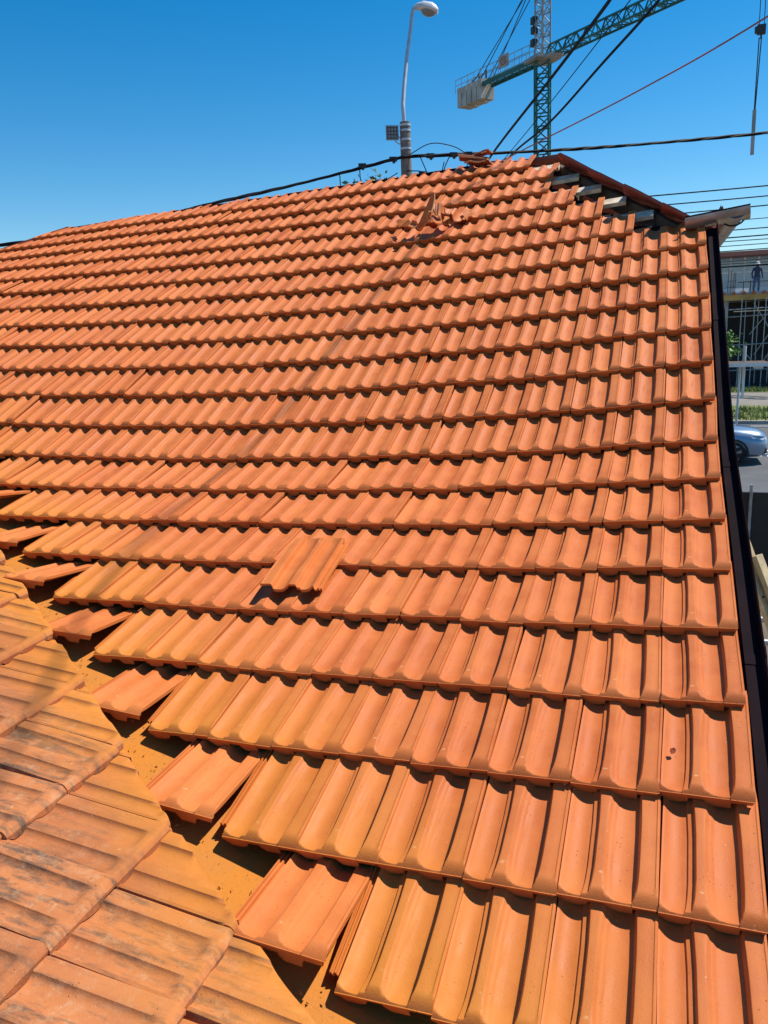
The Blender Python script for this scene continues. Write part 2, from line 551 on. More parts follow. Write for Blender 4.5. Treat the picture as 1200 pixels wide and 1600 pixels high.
def frame(c, k, drop=0.031):
    P0, P1, U0, U1 = S(c, k), S(c - 1, k), S(c, k + 1), S(c - 1, k + 1)
    ex = (P1 - P0).normalized()
    e = (U0 - P0 + U1 - P1).normalized()
    n = ex.cross(e).normalized()
    ey = e * L_ - n * drop
    ey = (ey - ex * ey.dot(ex)).normalized()
    ez = ex.cross(ey)
    M = Matrix((ex, ey, ez)).transposed().to_4x4()
    M.translation = P0 - ez * 0.007
    return M


def nrm(c, k):
    return (S(c - 0.5, k) - S(c + 0.5, k)).cross(S(c, k + 0.5) - S(c, k - 0.5)).normalized()


# ------------------------------------------------------------------ the interlocking clay tile
PROF = [(-0.150, 2), (-0.142, 8.0), (-0.124, 8.5), (-0.116, 2.2), (-0.094, 2.2), (-0.087, 9), (-0.068, 9), (-0.060, 2), (-0.02, 2), (-0.006, 6),
        (0.003, 17.5), (0.018, 16.8), (0.040, 13.0), (0.070, 8.6), (0.105, 5.0), (0.14, 2.8), (0.18, 1.6), (0.22, 1.8), (0.250, 3.2), (0.261, 8.6),
        (0.316, 11.2), (0.327, 20.0), (0.338, 22.4), (0.37, 22.9), (0.42, 22.9), (0.456, 22.4), (0.470, 20.2), (0.492, 14.4), (0.522, 11.4),
        (0.552, 6.2), (0.590, 3.2), (0.635, 1.8), (0.69, 1.5), (0.735, 2.6), (0.764, 4.8), (0.775, 14.0), (0.786, 22.0), (0.797, 24.2), (0.83, 24.6),
        (0.88, 24.6), (0.935, 24.0), (0.960, 24.2), (0.972, 25.8), (0.987, 25.6), (0.998, 23.0), (1.0, 16.0)]
TL = 0.372           # full tile length


PROF_OLD = [(-0.150, 2.0), (-0.142, 8.0), (-0.124, 8.5), (-0.116, 2.2), (-0.094, 2.2), (-0.087, 9.0), (-0.068, 9.0), (-0.060, 2.0), (-0.020, 2.0), (-0.006, 6.0),
        (0.003, 11.0), (0.016, 19.0), (0.048, 21.1), (0.058, 19.9), (0.078, 16.2), (0.105, 13.6), (0.150, 12.4), (0.195, 12.0), (0.220, 12.7), (0.244, 14.0),
        (0.266, 16.2), (0.281, 19.5), (0.290, 22.2), (0.310, 22.5), (0.410, 22.5), (0.445, 22.0), (0.465, 20.5), (0.490, 17.9), (0.525, 16.2),
        (0.560, 14.0), (0.605, 12.7), (0.655, 12.1), (0.700, 12.0), (0.722, 12.8), (0.744, 14.2), (0.764, 16.6), (0.778, 19.9), (0.788, 22.8), (0.810, 23.8),
        (0.890, 23.8), (0.935, 23.4), (0.960, 23.4), (0.975, 23.4), (0.987, 22.6), (0.998, 20.0), (1.000, 15.0)]


def tile_mesh(name, fine=True, prof=PROF):
    old = prof is PROF_OLD
    xs = [p[0] for p in prof]
    hs_ = [p[1] / 1000 for p in prof]
    if not fine:
        keep = [i for i in range(len(xs)) if i in (0, 9, 11, 13, 15, 18, 19, 21, 22, 25, 27, 29, 31, 33, 34, 36, 38, 41, 43, 45)]
        xs = [xs[i] for i in keep]
        hs_ = [hs_[i] for i in keep]
    elif fine:
        # subdivide wide spans so that the spoon-shaped trough ends are smooth
        x2, h2 = [], []
        for i in range(len(xs) - 1):
            x2.append(xs[i]); h2.append(hs_[i])
            if xs[i + 1] - xs[i] > 0.025:
                x2.append((xs[i] + xs[i + 1]) / 2); h2.append((hs_[i] + hs_[i + 1]) / 2)
        x2.append(xs[-1]); h2.append(hs_[-1])
        xs, hs_ = x2, h2
    ys = [0, 0.002, 0.0035, 0.005, 0.007, 0.009, 0.012, 0.0155, 0.0195, 0.024, 0.029, 0.034, 0.045, 0.055, 0.085, 0.14, 0.20, 0.25, 0.285, TL] if fine else [0, 0.002, 0.006, 0.012, 0.020, 0.034, 0.16, TL]

    def waist(y):
        a = min(1, max(0, (y - 0.02) / 0.06))
        b = min(1, max(0, (0.285 - y) / 0.07))
        a, b = a * a * (3 - 2 * a), b * b * (3 - 2 * b)
        return a * b

    def shift(x, y):
        if old: return 0.0
        m = waist(y)
        e = max(0.0, 1 - y / 0.045) ** 2
        if 0.24 < x < 0.345: return 0.016 * m - 0.022 * e
        if 0.755 < x < 0.80: return 0.012 * m - 0.030 * e
        if 0.45 < x < 0.56: return -0.020 * m
        if 0.755 < x < 0.80: return 0.012 * m
        return 0.0

    nose = lambda y: 0.0095 if y < 0.0025 else 0.0095 + 0.0155 * (1 - (1 - min(y - 0.002, 0.032) / 0.032) ** 2)
    nx, ny = len(xs), len(ys)
    top, bot = [], []
    for y in ys:
        for x, h in zip(xs, hs_):
            hh = h
            if old and x > -0.01 and y < 0.06:
                a = min(1.0, max(0.0, (0.047 - y) / 0.022))
                a = a * a * (3 - 2 * a)
                hh = h + (0.0225 - h) * a if h < 0.0225 else h
                hh = min(hh, 0.010 + 0.0145 * (1 - (1 - min(y, 0.022) / 0.022) ** 2))
            elif x > -0.008 and y < 0.06:
                a = max(0.0, 1 - y / 0.06)
                hh = h + max(0.0, 0.0225 - h) * 0.56 * a * a
                hh = min(hh, nose(y)) if y < 0.034 else hh
            if y > 0.30:
                hh = h - 0.004
            X = (x + shift(x, y)) * W_
            yy = max(y, 0.040 + y * .05) if x < -0.008 else y
            top.append((X, yy, hh))
            tr = max(0.0, 1 - h / 0.022) if x > 0.0 else 0.0
            fr = max(0.0, 1 - y / 0.03)
            th = 0.0075 + 0.0035 * tr + fr * (0.0115 + 0.0120 * min(1.0, tr * 1.5))
            if x < -0.004: th = 0.006
            if x > 0.985: th = 0.004
            zb = hh - th
            if old and x > 0.0:
                zb = h - 0.0205 if y < 0.010 else hh - 0.008
            bot.append((X, yy + (0.009 if y == 0 and not old and x > 0 else 0.0 if y > 0.009 else max(0.0, 0.0095 - y) if not old and x > 0 else 0.0), zb))
    vs = top + bot
    N = nx * ny
    fs = []
    q = lambda i, j: i * nx + j
    for i in range(ny - 1):
        for j in range(nx - 1):
            fs.append((q(i, j), q(i, j + 1), q(i + 1, j + 1), q(i + 1, j)))
            fs.append((N + q(i, j), N + q(i + 1, j), N + q(i + 1, j + 1), N + q(i, j + 1)))
    for j in range(nx - 1):
        fs.append((q(0, j + 1), q(0, j), N + q(0, j), N + q(0, j + 1)))
        fs.append((q(ny - 1, j), q(ny - 1, j + 1), N + q(ny - 1, j + 1), N + q(ny - 1, j)))
    for i in range(ny - 1):
        fs.append((q(i, 0), q(i + 1, 0), N + q(i + 1, 0), N + q(i, 0)))
        fs.append((q(i + 1, nx - 1), q(i, nx - 1), N + q(i, nx - 1), N + q(i + 1, nx - 1)))
    me = bpy.data.meshes.new(name)
    me.from_pydata(vs, [], fs)
    for p in me.polygons:
        p.use_smooth = True
    me.set_sharp_from_angle(angle=R(30))
    return me


ME_TILE = tile_mesh('roof_tile')
ME_TILE.materials.append(MAT['tile'])
ME_FAR = tile_mesh('roof_tile_coarse', False)


def mesh_variant(me, mat, name):
    m = me.copy()
    m.name = name
    m.materials.clear()
    m.materials.append(mat)
    return m


# ------------------------------------------------------------------ house
house = empty('house', (-3.0, 4.0, GZ), 'house with a half-renewed orange clay tile roof, a valley and a half-hip', 'house')
HO = WORG[house.name]


def place(o, M, parent=house):
    o.matrix_basis = Matrix.Translation(-worg(parent)) @ M


def c_end_left(k):
    """number of whole tiles laid in course k before the valley or the far hip"""
    val = 2 * k + 6
    hip = int(29.0 + (20 - k) * 1.15)
    return min(val, hip, 34)


def c_end_right(k):
    return {19: 6, 18: 5, 17: 5, 16: 4, 15: 3, 14: 2}.get(k, 0)


# boarding and membrane under the tiles
g = []
for k in [x * 0.5 for x in range(-10, 41)]:
    row = []
    for i in range(0, 25):
        cl = min(2 * k + 5.2, 29 + (20 - k) * 1.15, 36)
        cr = 0.0 if k < 14.6 else c_end_right(min(19, max(14, int(k - 0.6)))) + 0.1
        c = cr + (cl - cr) * i / 24
        row.append(S(c, k) - nrm(c, k) * 0.088)
    g.append(row)
roof_slope = MB().sheet(g, (0, 0, -0.02)).build('new_roof_slope', MAT['underlay'], house)
roof_slope['label'] = 'slope newly covered with clean orange clay tiles'

tiles = []
SKIP = set()
for k in range(-3, 20):
    for c in range(c_end_right(k) + 1, c_end_left(k) + 1):
        if (c, k) not in SKIP:
            tiles.append((c, k))


def cam_size(c, k):
    p = S(c - 0.5, k + 0.5)
    q = cam.matrix_world.inverted() @ p
    if q.z > -0.1:
        return 0
    d = -q.z
    u, v = q.x / d, q.y / d
    inside = abs(u) < 0.52 and abs(v) < 0.70
    a = (S(c, k) - S(c - 1, k)).cross(S(c, k + 1) - S(c, k))
    view = (p - cam.matrix_world.translation).normalized()
    return abs(a.dot(view)) / d / d * (1 if inside else 0.05)


tiles.sort(key=lambda t: -cam_size(*t))
near, far = tiles[:300], tiles[300:]


def jitter(M, c, k, amt=1.0):
    rr = random.Random(c * 131 + k * 977)
    amt *= 1.5 if rr.random() < 0.85 else 2.6
    e = Matrix.Translation((rr.uniform(-.0012, .0012) * amt, rr.uniform(-.003, .003) * amt, rr.uniform(0, .0015) * amt))
    e = e @ Matrix.Rotation(R(rr.gauss(0, .35) * amt), 4, 'Z') @ Matrix.Rotation(R(rr.gauss(0, .5) * amt), 4, 'Y') @ Matrix.Rotation(R(rr.gauss(0, .3) * amt), 4, 'X')
    return M @ e


for c, k in near:
    o = link('roof_tile', ME_TILE, None, roof_slope)
    place(o, jitter(frame(c, k), c, k), roof_slope)


def joined(name, meshes_mats, mat, parent):
    vs, fs, rnd = [], [], []
    for me, M in meshes_mats:
        o = len(vs)
        vs += [M @ v.co for v in me.vertices]
        r_ = random.random()
        for p in me.polygons:
            fs.append(tuple(i + o for i in p.vertices))
            rnd.append(r_)
    org = worg(parent)
    m = bpy.data.meshes.new(name)
    m.from_pydata([v - org for v in vs], [], fs)
    at = m.attributes.new('tile_random', 'FLOAT', 'FACE')
    at.data.foreach_set('value', rnd)
    for p in m.polygons:
        p.use_smooth = True
    m.set_sharp_from_angle(angle=R(38))
    return link(name, m, mat, parent)


if far:
    fo = joined('roof_tile_field', [(ME_FAR, jitter(frame(c, k), c, k)) for c, k in far], MAT['tile_far'], roof_slope)
    fo['kind'] = 'stuff'
    fo['label'] = 'remaining small distant orange tiles of the same slope'

# ---- battens left bare beside the stepped tile ends, with rafters under them
HIP_C = lambda k: (k - 13.9) * 0.88


def hip_pt(k):
    c = max(0.0, HIP_C(k))
    return S(c, k)


for k in (14, 15, 16, 17, 18):
    kb = k + 1.17 if k < 18 else k + 1.15
    c0 = c_end_right(k) + 2.2
    c1 = max(0.15, HIP_C(kb) + 0.35)
    n = nrm(c0, kb)
    MB().beam(S(c0, kb) - n * 0.064, S(c1, kb) - n * 0.052, 0.085, 0.026, n).build('batten', MAT['wood'], house)
for c in (1.6, 4.2, 6.4):
    n = nrm(c, 15)
    k1 = min(19.6, 13.9 + c / 0.88)
    MB().beam(S(c, 13.2) - n * 0.15, S(c, k1) - n * 0.15, 0.06, 0.12, n).build('rafter', MAT['wood_dark'], house)
hr = hip_pt(19.7), hip_pt(14.0)
MB().beam(hr[0] - Vector((0, 0, .13)), hr[1] - Vector((0, 0, .13)), 0.05, 0.10).build('hip_rafter', MAT['wood_dark'], house)

# ---- hipped end: tile courses that face away to the right
z_e, z_r = S(0, 13.95).z + 0.02, S(5, 19.6).z + 0.03
beta = math.atan2(z_r - z_e, 1.0)
hn = Vector((math.sin(beta), 0, math.cos(beta)))
hu = Vector((-math.cos(beta), 0, math.sin(beta)))
yr = S(6, 20).y
hip_slope = MB().add([(0.02, S(0, 13.95).y + .12, z_e - .09), (0.02, 2 * yr - 3.7, z_e - .09), (-1.0, yr + .1, z_r - .09)], [(0, 1, 2)]).build('hip_roof_slope', MAT['underlay'], house)
hip_slope['label'] = 'small hipped end slope with dark red tiles'
ME_HIP = mesh_variant(ME_TILE, MAT['tile_red'], 'hip_tile')
rowlen = math.hypot(1.0, z_r - z_e)
nrow = 4
for m in range(nrow):
    s0 = m * L_ - 0.09
    base = Vector((0.03, 0, z_e)) + hu * s0
    kk_ = 13.95 + (19.6 - 13.95) * max(0, s0 + .06) / rowlen
    y0 = hip_pt(kk_).y + 0.02
    y1 = 2 * yr - y0
    ex, ey = Vector((0, 1, 0)), (hu * L_ - hn * 0.03).normalized()
    y = y0 + .03
    while y < y1:
        M = Matrix((ex, ey, ex.cross(ey))).transposed().to_4x4()
        M.translation = Vector((base.x, y, base.z)) - hn * 0.045
        o = link('hip_tile', ME_HIP, None, hip_slope)
        place(o, jitter(M, m, int(y * 10)), hip_slope)
        y += W_

# ---- back slope, far hip and walls that close the house
ridge = [S(c, 20.05) for c in (5, 10, 15, 20, 25, 29)]
back = MB().sheet([[p + Vector((0, .03, -.03)) for p in ridge], [Vector((p.x, 2 * p.y + 1.5, GZ + 2.6)) for p in ridge]], (0, 0, -.03))
back.add([ridge[0] + Vector((0, .03, -.03)), (0.04, 2 * yr - 3.72, z_e - .06), (0.04, ridge[0].y * 2 + 1.5, GZ + 2.6), (ridge[0].x, ridge[0].y * 2 + 1.5, GZ + 2.6)], [(0, 1, 2, 3)])
back.build('back_roof_slope', MAT['tile_red'], house)
le = [S(29 + (20 - k) * 1.15, k) for k in (20, 16, 12, 8)]
MB().sheet([le, [Vector((p.x - .02, 11.0 - p.y, p.z - .02)) for p in le]], (0, 0, -.03)).build('far_hip_slope', MAT['tile_red'], house)
MB().box((-4.0, 5.4, -1.6), (7.6, 9.6, 2.8)).build('wall', MAT['plaster'], house)
rb = MB()
for c in range(7, 29, 2):
    a, b = S(c, 20.05), S(min(c + 1.96, 29), 20.05)
    rb.beam(a + Vector((0, 0.045, -0.040 - .004 * (c % 3))), b + Vector((0, 0.045, -0.038)), 0.05, 0.05)
rb.build('ridge_board', MAT['verge'], house)

# ---- brown verge flashing along the right edge
vf_prof = [(-0.03, -0.034), (0.003, -0.034), (0.010, -0.020), (0.052, -0.020), (0.058, 0.012), (0.062, 0.014), (0.064, -0.02), (0.066, -0.13), (0.060, -0.13)]
g = []
for i in range(0, 86):
    k = -3.2 + i * 0.2
    p, n = S(0, k), nrm(0.3, k)
    g.append([p + Vector((x, 0, 0)) + n * z for x, z in vf_prof])
MB().sheet(g).build('verge_flashing', MAT['verge'], house, 35)
for k0 in (-1.3, 2.6, 6.4, 10.3):
    sm_ = []
    for k in (k0, k0 + .07, k0 + .14):
        p, n = S(0, k), nrm(0.3, k)
        sm_.append([p + Vector((x + (.0015 if x > .055 else 0), 0, 0)) + n * (z + .0025) for x, z in vf_prof[2:7]])
    MB().sheet(sm_, (0, 0, -.001)).build('flashing_lap', MAT['verge'], house, 35)
gf = MB()
for i in range(60):
    k0, k1 = -3.2 + i * 0.285, -3.2 + (i + 1) * 0.285
    a, b = S(0, k0), S(0, k1)
    gf.add([(-.02, a.y, a.z - .12), (-.02, b.y, b.z - .12), (-.02, b.y, b.z - .5), (-.02, a.y, a.z - .5)], [(0, 1, 2, 3)])
gf.build('gable_board', MAT['wood_dark'], house)


# ---- half-round gutter of the hipped end, turned onto the tiles at its near end
def half_round(p, q, r, up, n=12, lip=0.01):
    p, q = Vector(p), Vector(q)
    d = (q - p).normalized()
    side = d.cross(Vector(up)).normalized()
    upv = side.cross(d)
    prof = [(-r - lip, 0.012), (-r - lip, 0.0), (-r, 0.004)] + [(-r * math.cos(math.pi * i / n), -r * math.sin(math.pi * i / n)) for i in range(n + 1)] + [(r, 0.008)]
    return [[e + side * a + upv * b for a, b in prof] for e in (p, p + d * .5 * (q - p).length, q)]


gy, gz = 3.70, 1.765
gut = MB()
gut.sheet(half_round((-0.115, gy - .02, gz - .012), (0.225, gy - .02, gz + .03), 0.062, (0, 0, 1)), (0, 0, 0.004))
gut.build('gutter_outlet', MAT['zinc'], house, 40)
gut = MB()
gut.sheet(half_round((0.155, gy - .07, gz + .035), (0.155, 6.9, gz + .02), 0.07, (0, 0, 1)), (0, 0, 0.004))
gut.build('gutter', MAT['zinc'], house, 40)
gb = MB()
gb.tube([(0.155 - .078 * math.cos(a), gy + .14, gz + .03 - .078 * math.sin(a)) for a in [math.pi * i / 10 for i in range(11)]], 0.006, 6)
gb.build('gutter_bracket', MAT['black'], house)

# ------------------------------------------------------------------ valley sheet and the old slope
OP = Vector((-1.88663, 0.13154, 0.15623))
BE = R(11.165)
o_dn = Vector((math.cos(BE), 0, -math.sin(BE)))
o_n = Vector((math.sin(BE), 0, math.cos(BE)))


def old_pt(x, y, off=0.0):
    s = (x - OP.x) / o_dn.x
    return Vector((x, y, OP.z + o_dn.z * s)) + o_n * off


def main_z(x, y):
    c = -x / W_
    lo, hi = -6.0, 21.0
    for _ in range(40):
        m = (lo + hi) / 2
        if S(c, m).y < y: lo = m
        else: hi = m
    return S(c, lo).z


def vx(y):
    """plan position of the valley line"""
    lo, hi = -8.0, 2.0
    for _ in range(40):
        m = (lo + hi) / 2
        if old_pt(m, y).z > main_z(m, y): lo = m
        else: hi = m
    return lo


def cut_off(y):
    return 0.20 + max(0.0, 0.02 - y) * 0.36


g = []
vline = []
for i in range(40):
    y = -1.6 + i * 0.12
    x0 = vx(y) - 0.14
    vline.append((x0, y))
    row = []
    for dx in (-0.55, -0.4, -0.25, -0.12, -0.04, 0.0, 0.05, 0.12, 0.25, 0.4, 0.55):
        x = x0 + dx
        zz = max(old_pt(x, y).z - 0.052, main_z(x, y) - 0.080)
        row.append(Vector((x, y, zz + 0.002 * math.sin(i * 1.7 + dx * 9))))
    g.append(row)
valley = MB().sheet(g, (0, 0, -0.004)).build('valley_flashing', MAT['flash'], house, 50)
valley['label'] = 'sheet metal valley covered in ochre cutting dust'

old_slope = MB().sheet([[old_pt(x, y, -0.075) for x in (-4.5, -3.5, -2.5, -1.9, -1.5)] for y in (-1.7, -.9, -.1)] +
                       [[old_pt(min(x, vx(y) - .3), y, -0.075) for x in (-6, -5, -4.2, -3.6, -3)] for y in (.8, 1.6)], (0, 0, -0.02)).build('old_roof_slope', MAT['underlay'], house)
old_slope['label'] = 'older weathered tile slope beyond the valley'
ME_OLD = tile_mesh('old_roof_tile', True, PROF_OLD)
ME_OLD.materials.append(MAT['tile_old'])
ex, up = Vector((0, 1, 0)), -o_dn
ey = (up * L_ - o_n * 0.022).normalized()
MO = Matrix((ex, ey, ex.cross(ey))).transposed().to_4x4()
for j in range(-4, 6):
    for i in range(-9, 9):
        # tile whose front-left corner (seen from below) is the joint i+1
        P = OP - Vector((0, 1, 0)) * W_ * (i + 1) + o_dn * L_ * j
        mid = P + Vector((0, .1, 0)) - o_dn * 0.12
        if not (-2.2 < mid.y < 1.9 and mid.x > -4.2):
            continue
        M = MO.copy()
        M.translation = P
        M = jitter(M, i + 40, j + 60, 1.6)
        # whole tile or one sawn along the valley
        corners = [M @ Vector(v) for v in ((-.03, 0, 0), (.2, 0, 0), (-.03, TL, 0), (.2, TL, 0))]
        dist = [c.x - (vx(c.y) - cut_off(c.y)) for c in corners]
        if min(dist) > 0:
            continue
        if max(dist) <= 0.0:
            o = link('old_roof_tile', ME_OLD, None, old_slope)
        else:
            m = ME_OLD.copy()
            bm = bmesh.new()
            bm.from_mesh(m)
            y_ = mid.y
            a, b = Vector((vx(y_ - .3) - cut_off(y_ - .3), y_ - .3, 0)), Vector((vx(y_ + .3) - cut_off(y_ + .3), y_ + .3, 0))
            d = (b - a).normalized()
            pn = Vector((d.y, -d.x, 0))
            Mi = M.inverted()
            co = Mi @ Vector((a.x, a.y, mid.z))
            no = (Mi.to_3x3() @ pn).normalized()
            res = bmesh.ops.bisect_plane(bm, geom=bm.verts[:] + bm.edges[:] + bm.faces[:], plane_co=co, plane_no=no, clear_outer=True)
            edges = [e for e in res['geom_cut'] if isinstance(e, bmesh.types.BMEdge)]
            if not bm.faces:
                bm.free()
                continue
            bmesh.ops.holes_fill(bm, edges=edges, sides=0)
            bm.to_mesh(m)
            bm.free()
            if sum(p.area for p in m.polygons) < 0.006:
                continue
            o = link('old_roof_tile', m, None, old_slope)
        place(o, M, old_slope)

# mortar bed and grit along the sawn edge
rr = random.Random(5)
mb = MB()
for i in range(520):
    y = rr.uniform(-1.3, 1.6)
    x = vx(y) + rr.gauss(-0.14 - max(0, -y) * .2, 0.055)
    zz = max(old_pt(x, y).z - 0.052, main_z(x, y) - 0.080)
    s = rr.uniform(0.002, 0.0065)
    c = Vector((x, y, zz + s * .6))
    vs = [c + Vector((rr.uniform(-1, 1), rr.uniform(-1, 1), rr.uniform(-.5, 1))) * s for _ in range(4)]
    mb.add(vs, [(0, 1, 2), (0, 2, 3), (0, 3, 1), (1, 3, 2)])
grit = mb.build('valley_grit', MAT['flash'], house)
grit['kind'] = 'stuff'

# ------------------------------------------------------------------ loose tiles lying on the roof
ME_LOOSE = mesh_variant(ME_TILE, MAT['tile_loose'], 'loose_roof_tile')
LOOSE = [
 ((-1.0197, -0.2794, -0.0084), ((0.9972, 0.0101, 0.0737), (-0.0139, 0.9986, 0.0519), (-0.0731, -0.0528, 0.9959))),
 ((-1.4332, 0.0045, 0.0561), ((0.9954, 0.0068, 0.0958), (-0.0054, 0.9999, -0.0143), (-0.0959, 0.0137, 0.9953))),
 ((-1.8366, 0.2931, 0.1324), ((0.9976, 0.0096, 0.0692), (-0.0109, 0.9998, 0.0186), (-0.069, -0.0193, 0.9974))),
 ((-2.2294, 0.5791, 0.2278), ((0.9982, -0.0336, 0.05), (0.0287, 0.9951, 0.0949), (-0.053, -0.0933, 0.9942))),
 ((-2.6313, 0.8474, 0.3065), ((0.9975, 0.0681, 0.0161), (-0.0694, 0.9922, 0.1032), (-0.0089, -0.104, 0.9945))),
 ((-3.0251, 1.1332, 0.3627), ((0.9999, 0.0004, 0.0124), (-0.0009, 0.9991, 0.0413), (-0.0124, -0.0413, 0.9991))),
 ((-3.415, 1.383, 0.5003), ((0.9988, -0.0413, 0.0271), (0.0371, 0.9894, 0.1402), (-0.0326, -0.139, 0.9898))),
 ((-1.3636, 1.282, 0.409), ((-0.9978, 0.0617, -0.026), (-0.0547, -0.9753, -0.2142), (-0.0385, -0.2123, 0.9764))),
]
LAB = ['loose orange tile raised over the valley, nearest the bottom of the photo',
       'second loose tile up the valley from the bottom, left ribs showing',
       'third loose tile up the valley from the bottom, tilted over its dark shadow',
       'fourth loose tile up the valley from the bottom, foreshortened and tilted',
       'fifth loose tile up the valley from the bottom, close to the left edge',
       'sixth loose tile up the valley, half cut off by the left edge',
       'topmost loose tile of the valley, only its corner visible at the left edge',
       'tile lying the wrong way round on the slope, its ribs on the right']
for (loc, m3), lab in zip(LOOSE, LAB):
    o = link('loose_roof_tile', ME_LOOSE)
    M = Matrix(m3).to_4x4()
    M.translation = loc
    o.matrix_basis = M
    tag(o, lab, 'roof tile', 'loose roof tiles')


# ---- smashed tile: curved jagged shards standing in the field
def shard(loc, rot, size, seed, mat_top, label, curl=0.25):
    rr = random.Random(seed)
    n = 22
    ring = []
    for i in range(n):
        a = 2 * math.pi * i / n
        rad = (0.75 + 0.25 * rr.random()) * (0.7 + 0.3 * abs(math.cos(a * 2 + seed)))
        if i % 3 == 0: rad *= rr.uniform(0.62, 1.0)
        ring.append((math.cos(a) * rad * size[0], math.sin(a) * rad * size[1]))
    t = 0.010
    f = lambda x, y: curl * x * x / max(size[0], .01) + 0.006 * math.sin(x * 60 + seed)
    vs = [(x, y, f(x, y)) for x, y in ring] + [(x * .97 + .001, y * .96, f(x, y) - t) for x, y in ring]
    mid = [(x * .5, y * .5, f(x * .5, y * .5) + .003) for x, y in ring]
    vs += mid + [(0, 0, .003), (0, 0, -t)]
    fs = []
    for i in range(n):
        j = (i + 1) % n
        fs.append((i, j, 2 * n + j, 2 * n + i))
        fs.append((2 * n + i, 2 * n + j, 3 * n))
        fs.append((n + j, n + i, 3 * n + 1))
        fs.append((j, i, n + i, n + j))
    me = bpy.data.meshes.new('tile_shard')
    me.from_pydata(vs, [], fs)
    me.materials.append(mat_top)
    me.materials.append(MAT['break'])
    for i, p in enumerate(me.polygons):
        p.use_smooth = True
        if i % 4 == 3: p.material_index = 1
    me.set_sharp_from_angle(angle=R(40))
    o = link('tile_shard', me)
    o.matrix_basis = Matrix.Translation(loc) @ Matrix.Rotation(rot[2], 4, 'Z') @ Matrix.Rotation(rot[1], 4, 'Y') @ Matrix.Rotation(rot[0], 4, 'X')
    tag(o, label, 'tile shard', 'broken tile shards on the upper slope')
    return o


def fragment(loc, rot, cx, cy, r, seed, label, mat=None):
    """a piece knocked out of a tile round (cx, cy): wavy clay with pale broken edges"""
    rr = random.Random(seed)
    bm = bmesh.new()
    bm.from_mesh(ME_TILE)
    n = 9
    for i in range(n):
        a = 2 * math.pi * (i + rr.uniform(-.3, .3)) / n
        rad = r * rr.uniform(.55, 1.1) * (0.85 + .28 * math.cos(2 * a + seed))
        no = Vector((math.cos(a + rr.uniform(-.25, .25)), math.sin(a + rr.uniform(-.25, .25)), rr.uniform(-.35, .35))).normalized()
        res = bmesh.ops.bisect_plane(bm, geom=bm.verts[:] + bm.edges[:] + bm.faces[:], plane_co=(cx + rad * math.cos(a), cy + rad * math.sin(a), .01), plane_no=no, clear_outer=True)
        ed = [e for e in res['geom_cut'] if isinstance(e, bmesh.types.BMEdge)]
        old_f = set(bm.faces)
        bmesh.ops.holes_fill(bm, edges=ed, sides=0)
        for f in bm.faces:
            if f not in old_f:
                f.material_index = 1
                f.smooth = False
    me = bpy.data.meshes.new('tile_shard')
    for v in bm.verts:
        v.co -= Vector((cx, cy, .01))
    bm.to_mesh(me)
    bm.free()
    me.materials.append(mat or MAT['tile_loose'])
    me.materials.append(MAT['break'])
    o = link('tile_shard', me)
    o.matrix_basis = Matrix.Translation(loc) @ Matrix.Rotation(rot[2], 4, 'Z') @ Matrix.Rotation(rot[1], 4, 'Y') @ Matrix.Rotation(rot[0], 4, 'X')
    tag(o, label, 'tile shard', 'broken tile shards on the upper slope')
    return o


b9 = S(8.55, 15.75)
nb = nrm(9, 15.5)
fragment(b9 + nb * .085 + Vector((-.06, -.02, .03)), (R(66), R(12), R(-55)), .10, .16, .13, 3, 'tall shard standing at the left of the smashed tile heap')
fragment(b9 + nb * .075 + Vector((.03, -.01, .02)), (R(58), R(25), R(40)), .10, .22, .11, 8, 'upright wavy shard in the middle of the smashed tile heap')
fragment(b9 + nb * .06 + Vector((.12, .03, .02)), (R(40), R(38), R(20)), .10, .20, .11, 12, 'shard leaning right in the smashed tile heap')
fragment(b9 + nb * .045 + Vector((.02, -.08, -.01)), (R(22), R(4), R(12)), .12, .10, .10, 21, 'flat shard lying at the foot of the smashed tile heap')
fragment(b9 + nb * .05 + Vector((-.23, -.06, -.01)), (R(40), R(24), R(-35)), .06, .2, .08, 31, 'shard lying apart to the left of the smashed tile heap')
fragment(b9 + nb * .045 + Vector((-.16, -.12, -.03)), (R(20), R(-20), R(50)), .13, .2, .06, 44, 'smallest shard below left of the smashed tile heap')
fragment(b9 + nb * .05 + Vector((.21, .06, .02)), (R(30), R(14), R(-15)), .14, .2, .085, 52, 'narrow shard pointing right from the smashed tile heap')

# ---- tiles stacked on the ridge
rp = S(8.25, 19.75)
for i, (dx, dy, dz, rz, rx, cx, r_, lab) in enumerate([
        (0.0, 0.00, .028, 82, 4, .10, .17, 'lowest broken red tile of the small stack lying on the ridge'),
        (-.03, .02, .060, 104, 9, .10, .15, 'middle broken red tile of the small stack lying on the ridge'),
        (.03, .03, .092, 74, -8, .12, .13, 'topmost broken red tile of the small stack lying on the ridge')]):
    o = fragment(rp + Vector((dx, dy, dz)), (R(rx), R(rx * .7), R(rz)), cx, .18, r_, 90 + i, lab, MAT['tile_dark'])
    o.name = 'stacked_tile'
    tag(o, lab, 'roof tile', 'tiles stacked on the ridge')

# ---- chip of dark clay on the tile by the verge
cp = S(0.86, 1.42)
o = shard(cp + nrm(.8, 1.4) * .004, (R(17), R(5), R(40)), (.009, .006), 77, MAT['tile_dark'], 'small dark red clay chip on a tile beside the verge', .2)
o.name = 'clay_chip'
o['group'] = 'clay chips'

